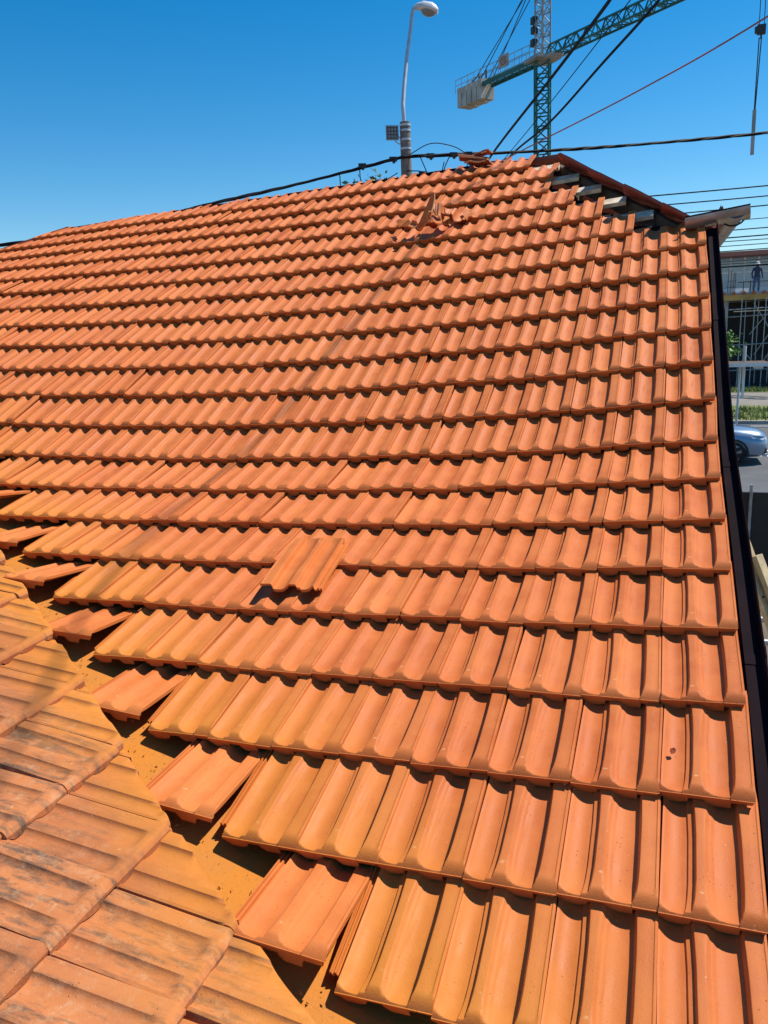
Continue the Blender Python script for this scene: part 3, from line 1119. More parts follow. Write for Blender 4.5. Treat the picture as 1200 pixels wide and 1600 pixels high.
# ------------------------------------------------------------------ street lamp on the concrete pole behind the ridge
PX, PY = -5.19, 15.1
lamp = empty('street_lamp', (PX, PY, GZ), 'street lamp with bent pale arm on a concrete pole behind the ridge', 'street lamp')
MB().tube([(PX, PY, GZ), (PX, PY, 3.0), (PX, PY, 5.28)], [.16, .125, .105], 12).build('pole', MAT['concrete'], lamp, 40)
for z in (4.95, 5.12, 5.22, 4.78):
    MB().tube([(PX, PY, z - .02), (PX, PY, z + .02)], .115, 12).build('band', MAT['lamp_metal'], lamp, 40)
arm = [(-5.19, 15.08, 5.12), (-5.19, 15.03, 5.3), (-5.215, 15.08, 5.6), (-5.215, 15.2, 5.95), (-5.19, 15.38, 6.55), (-5.14, 15.56, 7.15), (-5.13, 15.64, 7.40), (-5.11, 15.67, 7.49), (-5.07, 15.69, 7.54), (-4.98, 15.72, 7.545)]
MB().tube(arm, [.04, .04, .042, .04, .038, .037, .037, .037, .037, .037], 10).build('lamp_arm', MAT['lamp_metal'], lamp, 60)
hd = MB()
rings = []
A, B = Vector((-5.09, 15.70, 7.545)), Vector((-4.70, 15.79, 7.44))
dx_ = (B - A).normalized()
sd_ = dx_.cross(Vector((0, 0, 1))).normalized()
up_ = sd_.cross(dx_)
prof_h = [(0, .04, .035), (.05, .085, .075), (.12, .12, .10), (.16, .135, .13), (.34, .145, .135), (.42, .13, .10), (.48, .08, .05)]
for d, wd, ht in prof_h:
    rings.append([A + dx_ * d + sd_ * wd * math.cos(t) + up_ * (ht * math.sin(t) if math.sin(t) > 0 else .05 * math.sin(t)) for t in [2 * math.pi * i / 16 for i in range(17)]])
hd.sheet(rings).add(rings[0][:16], [tuple(range(16))]).add(rings[-1][:16], [tuple(range(16))])
hd.build('lamp_head', MAT['lamp_body'], lamp, 50)
ln = MB()
rings = []
for t in [math.pi / 2 * i / 6 for i in range(7)]:
    rings.append([A + dx_ * .29 - up_ * (.045 + .085 * math.sin(t)) + (dx_ * .15 * math.cos(a) + sd_ * .12 * math.sin(a)) * math.cos(t) for a in [2 * math.pi * i / 16 for i in range(17)]])
ln.sheet(rings).build('lamp_lens', MAT['lens'], lamp, 60)

fl = empty('floodlight', (-5.42, 14.98, 4.95), 'boxy grey floodlight fixed to the concrete pole under the street lamp', 'floodlight')
FM = Matrix.Rotation(R(28), 3, 'Z')
fo_ = Vector((-5.44, 14.98, 5.08))
bb = MB()
for vs in [[(-.13, -.07, -.15), (.13, -.07, -.15), (.13, -.07, .13), (-.13, -.07, .13), (-.10, .07, -.12), (.10, .07, -.12), (.10, .05, .1), (-.10, .05, .1)]]:
    bb.add([fo_ + FM @ Vector(v) for v in vs], [(0, 1, 2, 3), (4, 7, 6, 5), (0, 4, 5, 1), (1, 5, 6, 2), (2, 6, 7, 3), (3, 7, 4, 0)])
bb.build('housing', MAT['crane_grey'], fl)
gg = MB()
for i in range(4):
    x = -.09 + i * .06
    gg.beam(fo_ + FM @ Vector((x, -.078, -.12)), fo_ + FM @ Vector((x, -.078, .1)), .008, .008)
for i in range(4):
    zz = -.11 + i * .065
    gg.beam(fo_ + FM @ Vector((-.11, -.080, zz)), fo_ + FM @ Vector((.11, -.080, zz)), .008, .008)
gg.build('guard_grid', MAT['black'], fl)
MB().add([fo_ + FM @ Vector(v) for v in ((-.11, -.073, -.13), (.11, -.073, -.13), (.11, -.073, .11), (-.11, -.073, .11))], [(0, 1, 2, 3)]).build('glass', MAT['lens'], fl)
MB().tube([fo_ + Vector((.05, .05, -.14)), fo_ + Vector((.12, .08, -.2)), fo_ + Vector((.24, .1, -.19))], .012, 6).tube([fo_ + Vector((.1, .02, .0)), fo_ + Vector((.2, .1, -.19))], .01, 6).build('bracket', MAT['lamp_metal'], fl)


# ------------------------------------------------------------------ overhead cables
def sag(p, q, s, n=24):
    p, q = Vector(p), Vector(q)
    return [p.lerp(q, i / n) - Vector((0, 0, s * 4 * (i / n) * (1 - i / n))) for i in range(n + 1)]


def cable(p, q, s, r, label, mat='cable', group=None, twist=0, n=24, parts=None):
    pts = sag(p, q, s, n)
    b = MB()
    if twist:
        pts = sag(p, q, s, n * 5)
        for h in range(twist):
            tw = []
            for i, P in enumerate(pts):
                d = (pts[min(i + 1, len(pts) - 1)] - pts[max(i - 1, 0)]).normalized()
                a = d.cross(Vector((0, 0, 1))).normalized()
                c = a.cross(d)
                t = i * 0.55 + h * 2 * math.pi / twist
                tw.append(P + (a * math.cos(t) + c * math.sin(t)) * r * .62)
            b.tube(tw, r * .62, 5)
    else:
        b.tube(pts, r, 6)
    o = b.build('overhead_cable', MAT[mat], None, 60)
    return tag(o, label, 'cable', group or 'overhead cables')




def spline(pts, n=8):
    pts = [Vector(p) for p in pts]
    P = [pts[0] * 2 - pts[1]] + pts + [pts[-1] * 2 - pts[-2]]
    out = []
    for i in range(1, len(P) - 2):
        for t in [j / n for j in range(n)]:
            a, b, c, d = P[i - 1], P[i], P[i + 1], P[i + 2]
            out.append(0.5 * ((2 * b) + (c - a) * t + (2 * a - 5 * b + 4 * c - d) * t * t + (3 * b - a - 3 * c + d) * t ** 3))
    return out + [pts[-1]]


def wire(pts, r, label, mat='cable', group='overhead cables', twist=0, n=8, name='overhead_cable'):
    b = MB()
    if twist:
        P = spline(pts, n * 6)
        for h in range(twist):
            tw = []
            for i, p in enumerate(P):
                d = (P[min(i + 1, len(P) - 1)] - P[max(i - 1, 0)]).normalized()
                a = d.cross(Vector((0, 0, 1))).normalized()
                c = a.cross(d)
                t = i * 0.2 + h * 2 * math.pi / twist
                tw.append(p + (a * math.cos(t) + c * math.sin(t)) * r * (.42 + .12 * math.sin(i * .11)))
            b.tube(tw, r * .55, 5)
    else:
        b.tube(spline(pts, n), r, 6)
    return tag(b.build(name, MAT[mat], None, 60), label, 'cable', group)


wire([(-5.2, 14.95, 4.61), (-6.92, 13.7, 4.08), (-8.356, 11.998, 3.53), (-9.781, 11.444, 3.19), (-11.65, 10.753, 3.02), (-15, 9.4, 2.8)], .033,
     'thick twisted black cable dropping from the pole to the left', twist=3)
wire([(-5.2, 14.95, 4.61), (-2.73, 16.38, 4.72), (-0.74, 17.65, 4.88), (1.91, 19.17, 5.13), (6, 21.6, 5.6)], .036,
     'thick twisted black cable running from the pole to the right edge', twist=3)
CQ = Vector((-0.24, -1.49, 1.19))
def farther(pts, k):
    return [CQ + (Vector(p) - CQ) * k for p in pts]


wire(farther([(-3.6, 13.7, 3.6), (-2.79, 11.82, 3.86), (-1.47, 8.5, 3.93), (-0.75, 6.58, 3.94), (-0.24, 5.12, 3.95), (1.2, 4.2, 4.15), (4.5, 3.6, 4.6)], 3.0), .052,
     'black cable rising steeply over the crane mast, leftmost of the rising ones')
wire(farther([(-3.3, 13.8, 3.75), (-2.5, 11.92, 3.84), (-1.68, 10.03, 3.81), (-0.9, 8.14, 3.89), (-0.33, 6.73, 3.94), (0.0, 5.76, 3.99), (1.4, 4.6, 4.15), (4.7, 4.0, 4.6)], 3.0), .042,
     'black sagging cable right of the crane mast rising to the top edge')
wire(farther([(-3.3, 13.8, 3.8), (-1.83, 10.58, 4.09), (-0.61, 7.81, 4.35), (-0.24, 6.87, 4.43), (1.2, 5.2, 4.7), (4.5, 4.4, 5.0)], 3.0), .018,
     'thinnest dark wire crossing behind the crane mast')
wire(farther([(-3.7, 13.8, 3.86), (-1.96, 11.58, 3.93), (-0.55, 9.92, 4.03), (0.7, 8.21, 4.13), (2.6, 5.4, 4.4)], 2.6), .024,
     'dull red cable rising from the roof stack to the right edge', 'cable_red')
# service cable high overhead; its soft shadow falls across the tiles
sp_ = []
for P, zc in ((S(7.6, 19), 6.6), (S(8.7, 16.5), 6.5), (S(10.5, 8.5), 6.4), (S(11.4, 4), 6.35), (Vector((-1.75, -.2, .1)), 6.3)):
    sp_.append(P + SUNV * ((zc - P.z) / SUNV.z))
sp_ = [sp_[0] + (sp_[0] - sp_[1]) * 2] + sp_ + [sp_[-1] + (sp_[-1] - sp_[-2]) * 2]
wire(sp_, .0115, 'service cable overhead whose faint shadow streaks across the tiles')
rr = random.Random(11)
for wi, (z, Y, r) in enumerate(((6.35, 36, .028), (5.96, 36, .026), (3.72, 20, .015), (3.44, 20, .010), (4.74, 36, .024), (4.45, 36, .028), (2.97, 20, .011), (2.87, 20, .010), (3.92, 36, .022), (2.52, 20, .009), (3.39, 36, .014), (2.39, 20, .020))):
    x = Y * 0.098 + .2
    s_ = rr.uniform(-.012, .012)
    wire([(x - 16, Y + .3, z - 16 * (.010 + s_)), (x - 8, Y, z - 8 * (.004 + s_)), (x, Y, z), (x + 8, Y - .2, z + 8 * (.012 + s_))], r,
         ['uppermost', 'second', 'third', 'fourth', 'fifth', 'sixth', 'seventh', 'eighth', 'ninth', 'tenth', 'eleventh', 'lowest'][wi] + ' of the thin wires, counted from the top, crossing the sky beyond the gutter', 'cable', 'thin wires beyond the road')

# connectors and slack loops where the cables meet the pole
for i, (pts, lab) in enumerate([
        ([(-6.3, 14.2, 4.25), (-6.25, 14.2, 3.95), (-5.95, 14.4, 3.72), (-5.6, 14.7, 3.9)], 'widest slack wire loop left of the pole'),
        ([(-5.95, 14.4, 4.4), (-5.9, 14.4, 4.1), (-5.6, 14.6, 4.02), (-5.3, 14.85, 4.22)], 'small wire loop close against the left of the pole'),
        ([(-6.4, 14.1, 3.45), (-5.8, 14.5, 3.95), (-5.3, 14.85, 4.3)], 'straight slack wire from the ridge up to the pole'),
        ([(-5.1, 15.0, 4.64), (-4.7, 15.2, 4.85), (-4.3, 15.4, 4.80), (-4.05, 15.5, 4.66)], 'wire loop arching over the cable right of the pole'),
        ([(-4.9, 15.1, 4.62), (-4.75, 15.15, 4.25), (-4.6, 15.2, 3.9), (-4.45, 15.3, 4.5)], 'hanging wire loop just right of the pole'),
        ([(-4.3, 15.3, 4.66), (-4.45, 15.25, 4.3), (-4.4, 15.25, 3.9)], 'single drop wire right of the pole'),
        ([(-4.0, 15.5, 4.66), (-4.05, 15.5, 4.3), (-4.2, 15.4, 3.95)], 'rightmost drop wire between pole and tile stack'),
        ([(-5.15, 15.0, 4.35), (-4.8, 15.1, 4.3), (-4.4, 15.3, 4.05), (-3.9, 15.4, 3.85)], 'slanting slack wire right of the pole')]):
    wire(pts, .010, lab, 'cable', 'slack wires at the pole', name='slack_wire')
for (p, lab) in [((-5.9, 14.43, 4.42), 'black clamp on the cable left of the pole'), ((-5.38, 14.83, 4.56), 'black clamp on the cable beside the pole'),
                 ((-4.72, 15.24, 4.63), 'black clamp on the cable just right of the pole'), ((-4.3, 15.48, 4.65), 'larger black clamp on the cable right of the pole'),
                 ((-4.02, 15.63, 4.66), 'rightmost black clamp on the cable'), ((-4.85, 15.1, 4.28), 'drooping black junction box beneath the cable')]:
    b = MB()
    p = Vector(p)
    b.box(p, (.15, .07, .085), .5).box(p + Vector((.02, -.02, -.05)), (.05, .05, .06), .5)
    tag(b.build('cable_clamp', MAT['black']), lab, 'cable clamp', 'cable clamps at the pole')

# ------------------------------------------------------------------ tower crane
CX, CY = -11.4, 81.9
crane = empty('tower_crane', (CX, CY, GZ), 'teal lattice tower crane with pale counterweights rising behind the roof', 'crane')
TOPZ = 26.0
mw = 0.65


def lattice(b, p, q, wv, hv, step, chord, brace, tri=False):
    """four- or three-chord lattice girder from p to q"""
    p, q = Vector(p), Vector(q)
    offs = [wv * -1 + hv * -1, wv - hv, wv + hv, hv - wv] if not tri else [-wv - hv, wv - hv, hv]
    n = max(2, int((q - p).length / step))
    for o in offs:
        b.beam(p + o, q + o, chord, chord)
    m = len(offs)
    for i in range(n):
        a, c = p.lerp(q, i / n), p.lerp(q, (i + 1) / n)
        for j in range(m):
            o1, o2 = offs[j], offs[(j + 1) % m]
            b.beam(a + o1, c + o2, brace, brace) if i % 2 else b.beam(a + o2, c + o1, brace, brace)
            b.beam(a + o1, a + o2, brace, brace)


b = MB()
lattice(b, (CX, CY, GZ), (CX, CY, TOPZ - .6), Vector((mw, 0, 0)), Vector((0, mw, 0)), 1.1, .18, .11)
b.build('mast', MAT['crane'], crane)
JD = Vector((10.4, -8.9, 0)).normalized()
JS = Vector((-JD.y, JD.x, 0))
top = Vector((CX, CY, TOPZ))
b = MB()
lattice(b, top + JD * .9 + Vector((0, 0, .1)), top + JD * 42 + Vector((0, 0, .25)), JS * .55, Vector((0, 0, .55)), 1.15, .15, .08, True)
b.build('jib', MAT['crane'], crane)
b = MB()
for s in (-1, 1):
    b.beam(top + JS * .6 * s - Vector((0, 0, .35)), top - JD * 12.6 + JS * .6 * s - Vector((0, 0, .35)), .16, .42)
for i in range(11):
    p = top - JD * (1 + i * 1.15) - Vector((0, 0, .35))
    b.beam(p - JS * .6, p + JS * .6, .1, .1)
    b.beam(p - JS * .6, p - JD * 1.15 + JS * .6, .08, .08)
b.build('counter_jib', MAT['crane'], crane)
b = MB()
for s in (-1, 1):
    for h in (.55, 1.1):
        b.beam(top + JS * .75 * s - JD * 1 + Vector((0, 0, h)), top + JS * .75 * s - JD * 12.9 + Vector((0, 0, h)), .05, .05)
    for i in range(12):
        p = top + JS * .75 * s - JD * (1 + i * 1.08)
        b.beam(p - Vector((0, 0, .2)), p + Vector((0, 0, 1.1)), .05, .05)
b.build('railing', MAT['crane_grey'], crane)
for i in range(5):
    p = top - JD * (8.7 + i * .85) - Vector((0, 0, .75 + .05 * (i % 2)))
    MB().beam(p - JS * .85, p + JS * .85, .72, 1.9, (0, 0, 1)).build('counterweight', MAT['weight'], crane)
pp = top - JD * 4.7 + JS * -.85 + Vector((0, 0, .75))
b = MB()
b.beam(pp - JD * .8, pp + JD * .8, .06, 1.15)
sg = b.build('sign_panel', MAT['concrete_l'], crane)
sgm = MB()
c0 = pp - JS * .05
for i in range(24):
    a0, a1 = 2 * math.pi * i / 24, 2 * math.pi * (i + 1) / 24
    if i in (0, 1): continue
    sgm.beam(c0 + JD * .42 * math.cos(a0) + Vector((0, 0, .32 * math.sin(a0))), c0 + JD * .42 * math.cos(a1) + Vector((0, 0, .32 * math.sin(a1))), .03, .09)
for h in (-.1, .1):
    sgm.beam(c0 + JD * -.2 + Vector((0, 0, h)), c0 + JD * .25 + Vector((0, 0, h)), .03, .07)
sgm.build('panel_emblem', MAT['form_red'], sg)
b = MB()
lattice(b, top + Vector((0, 0, -.2)), top + Vector((0, 0, 7.5)), JD * .5, JS * .5, .9, .13, .08)
b.build('tower_head', MAT['crane_grey'], crane)
b = MB()
b.box(top + Vector((0, 0, -.35)), (2.6, 2.4, .3), .7).box(top + JD * 1.4 + Vector((0, 0, -.45)), (2.0, 1.4, .25), -.7)
b.build('slewing_platform', MAT['crane_grey'], crane)
for h, sx in ((1.2, -.8), (2.3, -.7), (3.1, -.75)):
    MB().box(top + JS * sx * .6 - JD * .7 + Vector((0, 0, h)), (.5, .55, .6), .6).build('winch', MAT['hook'], crane)
for s, e in ((-.45, 9.2), (.45, 9.2), (0, 11.5), (-.4, 6.8)):
    MB().tube([top + JS * s + Vector((0, 0, 7.4)), top - JD * e + JS * s], .045, 5).build('stay_rope', MAT['hook'], crane)
for s, e in ((0, 16), (0, 30)):
    MB().tube([top + Vector((0, 0, 7.4)), top + JD * e + Vector((0, 0, .8))], .04, 5).build('stay_rope', MAT['hook'], crane)
for e in (9.2, 10.4):
    p = top - JD * e + Vector((0, 0, .3))
    MB().beam(p - JS * .5, p + JS * .5 + Vector((0, 0, .9)), .12, .12).beam(p + JS * .5, p + JS * .5 + Vector((0, 0, 1.0)), .1, .1).build('stay_anchor', MAT['hook'], crane)
hk = Vector((5.95, 66.1, 20.9))
MB().box(top + JD * 23.3 + Vector((0, 0, -.75)), (1.1, .9, .4), -.7).build('trolley', MAT['hook'], crane)
for dx in (-.16, .16):
    MB().tube([hk + Vector((dx, 0, .3)), Vector((hk.x + dx, hk.y, TOPZ - .7))], .03, 5).build('hoist_rope', MAT['hook'], crane)
MB().box(hk, (.55, .3, .62)).tube([hk + Vector((-.22, 0, .2)), hk + Vector((-.22, .0, -.2))], .22, 8).tube([hk + Vector((0, 0, -.3)), hk + Vector((0, 0, -.6))], .07, 6).build('hook_block', MAT['hook'], crane)
MB().tube([hk + Vector((.03, 0, -.5)), hk + Vector((-.12, 0, -5.2))], .04, 5).tube([hk + Vector((-.12, 0, -.5)), hk + Vector((-.17, 0, -5.2))], .04, 5).build('lifting_chain', MAT['hook'], crane)
MB().box(hk + Vector((-.15, 0, -6.7)), (.24, .2, 3.0)).build('lifting_beam', MAT['crane_grey'], crane)

# ------------------------------------------------------------------ building under construction across the road
cb = empty('construction_building', (8.0, 56.0, GZ), 'unfinished concrete building with scaffolding and formwork across the road', 'building')
FY = 52.0
MB().box((8.5, FY + 5.0, 2.50), (14, 10.6, .30)).build('floor_slab', MAT['concrete_l'], cb)
MB().box((8.5, FY - .32, 2.36), (14, .06, .32)).build('formwork_edge', MAT['form'], cb)
for i in range(22):
    MB().box((2.3 + i * .55, FY - .32, 2.62), (.16, .5, .16)).build('formwork_joist', MAT['form_red'], cb)
for x in (3.45, 8.2, 13):
    MB().box((x, FY + .3, -.4), (.55, .55, 5.2)).build('column', MAT['concrete_l'], cb)
MB().box((8.5, FY + 6, -.4), (14, .2, 5.2)).build('back_wall', MAT['dark_in'], cb)
MB().box((8.5, FY + 3, -2.85), (14, 6.2, .2)).build('ground_floor', MAT['dark_in'], cb)
MB().box((8.5, FY + .9, -1.9), (14, .05, 1.7)).build('dark_base_sheet', MAT['dark_in'], cb)  # plain near-black sheet across the base of the building
for x in (4.35, 5.05, 5.65, 6.4, 7.2):
    MB().tube([(x, FY - .75, GZ + .1), (x + .05, FY - .75, 2.3)], .03, 6).build('scaffold_post', MAT['steel'], cb)
for x in (4.7, 5.4, 6.1):
    MB().tube([(x, FY + .2, GZ + .1), (x, FY + .2, 2.3)], .028, 6).build('scaffold_post', MAT['steel'], cb)
for z, r_ in ((1.72, .035), (1.30, .03), (-.35, .035), (-1.85, .035)):
    MB().tube([(3.7, FY - .78, z - .05), (9, FY - .78, z + .1)], r_, 6).build('scaffold_rail', MAT['steel'], cb)
for (a, c_) in (((5.05, 2.0), (6.1, .3)), ((6.4, .9), (5.2, -1.0)), ((4.4, -.5), (5.6, -1.9)), ((6.4, -.3), (5.4, -1.9)), ((5.9, 1.5), (4.9, .2))):
    MB().tube([(a[0], FY - .7, a[1]), (c_[0], FY - .7, c_[1])], .028, 6).build('scaffold_brace', MAT['steel'], cb)
MB().box((6.5, FY - .5, 1.56), (5, .6, .05)).build('scaffold_board', MAT['wood'], cb)
for x in (3.66, 3.80, 3.96, 4.05):
    MB().tube([(x, FY + .25, 2.6), (x + .01, FY + .25, 3.95 + .1 * math.sin(x * 9))], .022, 5).build('rebar', MAT['rust'], cb)
for z in (3.0, 3.35):
    MB().beam((3.6, FY + .25, z), (4.1, FY + .25, z), .03, .03).build('rebar_tie', MAT['rust'], cb)
for x in (4.6, 5.0):
    MB().beam((x, FY + 1.3, 2.65), (x, FY + 1.3, 3.35), .05, .05).build('guard_post', MAT['rust'], cb)
MB().beam((4.3, FY + 1.3, 3.3), (9, FY + 1.3, 3.3), .04, .05).build('guard_rail', MAT['rust'], cb)
for x in (4.3, 4.75, 6.6):
    MB().box((x, FY + 2, 2.8), (.42, .4, .3)).build('cement_sack', MAT['white'], cb)

fb = empty('window_building', (10, 67, GZ), 'long low building with a band of white-framed windows behind the construction', 'building')
MB().box((8, 67, -.4), (24, 9, 5.6)).build('wall', MAT['white'], fb)
MB().box((8, 66, 5.5), (24.6, 11, .28)).build('roof_edge', MAT['red_roof'], fb)
MB().box((8, 67.3, 4.0), (24, 9, 2.9)).build('window_wall', MAT['white'], fb)
for i in range(16):
    for j in range(2):
        x, z = -1 + i * .92, 3.28 + j * 1.13
        wn = MB().box((x + .46, 62.79, z + .5), (.80, .04, 1.0)).build('window', MAT['glass'], fb)
        fr = MB()
        for dx in (0.03, .89):
            fr.box((x + dx, 62.75, z + .5), (.07, .05, 1.12))
        fr.build('frame', MAT['white'], wn)

# ------------------------------------------------------------------ worker on the slab
wk = empty('person', (5.3, FY + 1.0, 2.65), 'worker in dark jacket, blue trousers and white helmet standing on the slab', 'person')


def skin_body(name, verts, edges, radii, mat, parent, sub=2):
    o0 = worg(parent)
    me = bpy.data.meshes.new(name)
    me.from_pydata([Vector(v) - o0 for v in verts], edges, [])
    ob = link(name, me, mat, parent)
    md = ob.modifiers.new('skin', 'SKIN')
    for v, r_ in zip(me.skin_vertices[0].data, radii):
        v.radius = (r_, r_)
    me.skin_vertices[0].data[0].use_root = True
    md.use_smooth_shade = True
    ob.modifiers.new('sub', 'SUBSURF').levels = sub
    ob.modifiers['sub'].render_levels = sub
    return ob


px_, py_, pz_ = 5.3, FY + 1.0, 2.65
bv = [(0, 0, .92), (0, -.01, 1.12), (0, 0, 1.36), (0, 0.01, 1.50), (0, -.02, 1.62),
      (.10, 0, .88), (.12, -.03, .48), (.12, .02, .07), (.13, -.14, .04),
      (-.10, 0, .88), (-.13, .02, .48), (-.15, .06, .07), (-.16, -.10, .04),
      (.20, 0, 1.38), (.27, -.02, 1.12), (.30, -.12, .88), (.31, -.15, .78),
      (-.20, 0, 1.38), (-.29, .02, 1.12), (-.27, -.12, .90), (-.26, -.16, .80)]
be_ = [(0, 1), (1, 2), (2, 3), (3, 4), (0, 5), (5, 6), (6, 7), (7, 8), (0, 9), (9, 10), (10, 11), (11, 12), (2, 13), (13, 14), (14, 15), (15, 16), (2, 17), (17, 18), (18, 19), (19, 20)]
br = [.14, .135, .155, .055, .10, .10, .07, .05, .045, .10, .07, .05, .045, .07, .052, .042, .038, .07, .052, .042, .038]
body = skin_body('body', [(px_ + x, py_ + y, pz_ + z) for x, y, z in bv], be_, br, MAT['navy'], wk)
tr_v = [(0, 0, .93), (.10, 0, .86), (.12, -.03, .48), (.12, .02, .10), (-.10, 0, .86), (-.13, .02, .48), (-.15, .06, .10)]
skin_body('trousers', [(px_ + x, py_ + y, pz_ + z) for x, y, z in tr_v], [(0, 1), (1, 2), (2, 3), (0, 4), (4, 5), (5, 6)], [.15, .115, .085, .068, .115, .085, .068], MAT['jeans'], wk)
skin_body('face', [(px_, py_ - .02, pz_ + 1.56), (px_, py_ - .03, pz_ + 1.66)], [(0, 1)], [.09, .095], MAT['skin'], wk)
hm = MB()
rings = []
for t in [math.pi / 2 * i / 5 for i in range(6)]:
    rings.append([Vector((px_, py_ - .02, pz_ + 1.665)) + Vector((.128 * math.cos(a) * math.cos(t), .15 * math.sin(a) * math.cos(t), .13 * math.sin(t))) for a in [2 * math.pi * i / 14 for i in range(15)]])
rings.insert(0, [Vector((px_, py_ - .04, pz_ + 1.655)) + Vector((.145 * math.cos(a), .175 * math.sin(a), 0)) for a in [2 * math.pi * i / 14 for i in range(15)]])
hm.sheet(rings).build('helmet', MAT['white'], wk, 60)
MB().box((px_ + .04, py_ + .13, pz_ + 1.28), (.2, .04, .3)).build('pale_vest_back', MAT['white'], wk)


# ------------------------------------------------------------------ trees
def tree(name, loc, h, rad, nleaf, ls, mat, label, seed, group=None, squash=1.0):
    rr = random.Random(seed)
    loc = Vector(loc)
    t = empty(name, loc, label, 'tree', group)
    tp = [loc + Vector((rr.uniform(-.1, .1) * i, rr.uniform(-.1, .1) * i, h * .8 * i / 4)) for i in range(5)]
    tk = MB().tube(tp, [h * .03, h * .025, h * .02, h * .013, h * .006], 8)
    cc = loc + Vector((0, 0, h - rad * squash))
    cl = []
    for i in range(26):
        d = Vector((rr.gauss(0, 1), rr.gauss(0, 1), rr.gauss(0, 1))).normalized() * rad * rr.uniform(.35, 1.0)
        d.z *= squash
        cl.append(cc + d)
        st = tp[2].lerp(tp[3], rr.random())
        tk.tube([st, st.lerp(cl[-1], .5) + Vector((0, 0, .05 * rad)), cl[-1]], [h * .009, h * .006, h * .002], 5)
    tk.build('trunk', MAT['bark'], t, 60)
    b = MB()
    for i in range(nleaf):
        c = cl[rr.randrange(len(cl))]
        p = c + Vector((rr.gauss(0, 1), rr.gauss(0, 1), rr.gauss(0, .8))) * rad * .17
        a = Vector((rr.gauss(0, 1), rr.gauss(0, 1), rr.gauss(0, .5))).normalized()
        u = a.cross(Vector((rr.gauss(0, 1), rr.gauss(0, 1), rr.gauss(0, 1)))).normalized()
        s = ls * rr.uniform(.6, 1.2)
        b.add([p - u * s * .0, p + a * s * .5 + u * s * .28, p + a * s, p + a * s * .5 - u * s * .28], [(0, 1, 2, 3)])
    b.build('crown', mat, t)
    return t


tree('young_tree', (1.25, 30.6, GZ), 4.35, 1.05, 2600, .17, MAT['leaf'], 'young bright green tree behind the brown verge edge', 4)
tree('ridge_tree', (-14.0, 39.0, GZ), 12.25, 2.6, 2500, .32, MAT['leaf2'], 'green treetop barely showing over the ridge left of the pole', 9)

# ------------------------------------------------------------------ shelter board on posts beside the road
sb = empty('roadside_canopy', (3.0, 31.8, GZ), 'flat grey-brown canopy board on thin posts at the roadside', 'canopy')
MB().box((2.55, 31.8, -.47), (2.2, 1.3, .06)).build('board', MAT['wood_dark'], sb)
MB().box((2.6, 31.13, -.52), (2.15, .05, .14)).build('front_edge', MAT['white'], sb)
MB().box((3.35, 31.6, -.60), (.3, .5, .16)).build('bracket', MAT['lamp_metal'], sb)
MB().tube([(2.77, 32.3, GZ), (2.80, 32.3, -.5)], .045, 8).build('post', MAT['lamp_metal'], sb)
MB().tube([(2.9, 31.9, -1.8), (2.9, 31.9, .15)], .05, 8).build('post', MAT['white'], sb)

# ------------------------------------------------------------------ parked fence, plank and pallet in the yard below the verge
fn = empty('yard_fence', (3.0, 12.3, GZ), 'black sheet-metal fence between the yard and the road', 'fence')
for i in range(8):
    MB().box((.2 + i * 1.0, 12.3 + .01 * (i % 2), -2.3), (.985, .03, 1.4)).build('panel', MAT['black_sheet'], fn)
for z in (-1.58, -2.9):
    MB().box((3.7, 12.25, z), (8, .05, .06)).build('rail', MAT['black_sheet'], fn)
for x in (1.26, 3.3):
    MB().tube([(x, 12.2, GZ), (x, 12.2, -1.42)], .025, 8).build('post', MAT['steel'], fn)
pipe = MB().tube([(.4, 8.0, -2.2), (3.4, 8.3, -2.22)], .035, 8).build('water_pipe', MAT['steel'])
tag(pipe, 'thin grey pipe running across the dark yard below the verge', 'pipe')
pipe = MB().tube([(.3, 6.4, -1.85), (3.0, 6.6, -1.88)], .03, 8).build('water_pipe', MAT['steel'])
tag(pipe, 'lower grey pipe crossing behind the leaning perforated plank', 'pipe')

pk = empty('leaning_plank', (.55, 3.6, GZ), 'pale plank with bolt holes leaning beside the verge', 'plank')
pa, pb = Vector((.23, 3.3, .02)), Vector((.62, 3.05, -1.0))
pd = (pb - pa).normalized()
MB().beam(pa, pb, .09, .03, (.55, -.45, .7)).build('board', MAT['wood_new'], pk)
MB().beam(pa + pd * .17 + Vector((.04, -.02, .02)), pb + Vector((.06, -.02, 0)), .06, .03, (.55, -.45, .7)).build('board', MAT['wood_new'], pk)
sd = pd.cross(Vector((.55, -.45, .7))).normalized()
nb_ = sd.cross(pd).normalized()
for i in range(7):
    q = pa + pd * (.1 + i * .1) + sd * (.02 if i % 2 else -.02) + nb_ * .0155
    MB().tube([q, q + nb_ * .003], .007, 8).build('bolt_hole', MAT['black'], pk)
pl = empty('timber_pile', (1.2, 4.0, GZ), 'pile of pale sawn boards on the ground below the verge', 'timber pile')
for j in range(4):
    for i in range(5):
        MB().box((.5 + i * .2, 4.0 + .03 * j, GZ + .15 + j * .12), (.16, 2.4, .09), .03 * (i % 3)).build('board', MAT['wood_new'], pl)

# ------------------------------------------------------------------ car on the road
CO = Vector((2.12, 24.35, GZ))
car = empty('parked_car', CO, 'blue-grey hatchback car on the road, only its nose visible', 'car')


def ring(x, hw, z0, z1, zs, tuck):
    """closed cross-section of the body, x along the car"""
    h = [(0, z0), (hw * .80, z0), (hw * .95, z0 + .10), (hw, z0 + (zs - z0) * .45), (hw * .985, z0 + (zs - z0) * .8), (hw * tuck, zs), (hw * tuck * .82, z1 - .01), (0, z1)]
    pts = h + [(-a, b) for a, b in reversed(h[1:-1])]
    return [CO + Vector((x, a, b)) for a, b in pts + pts[:1]]


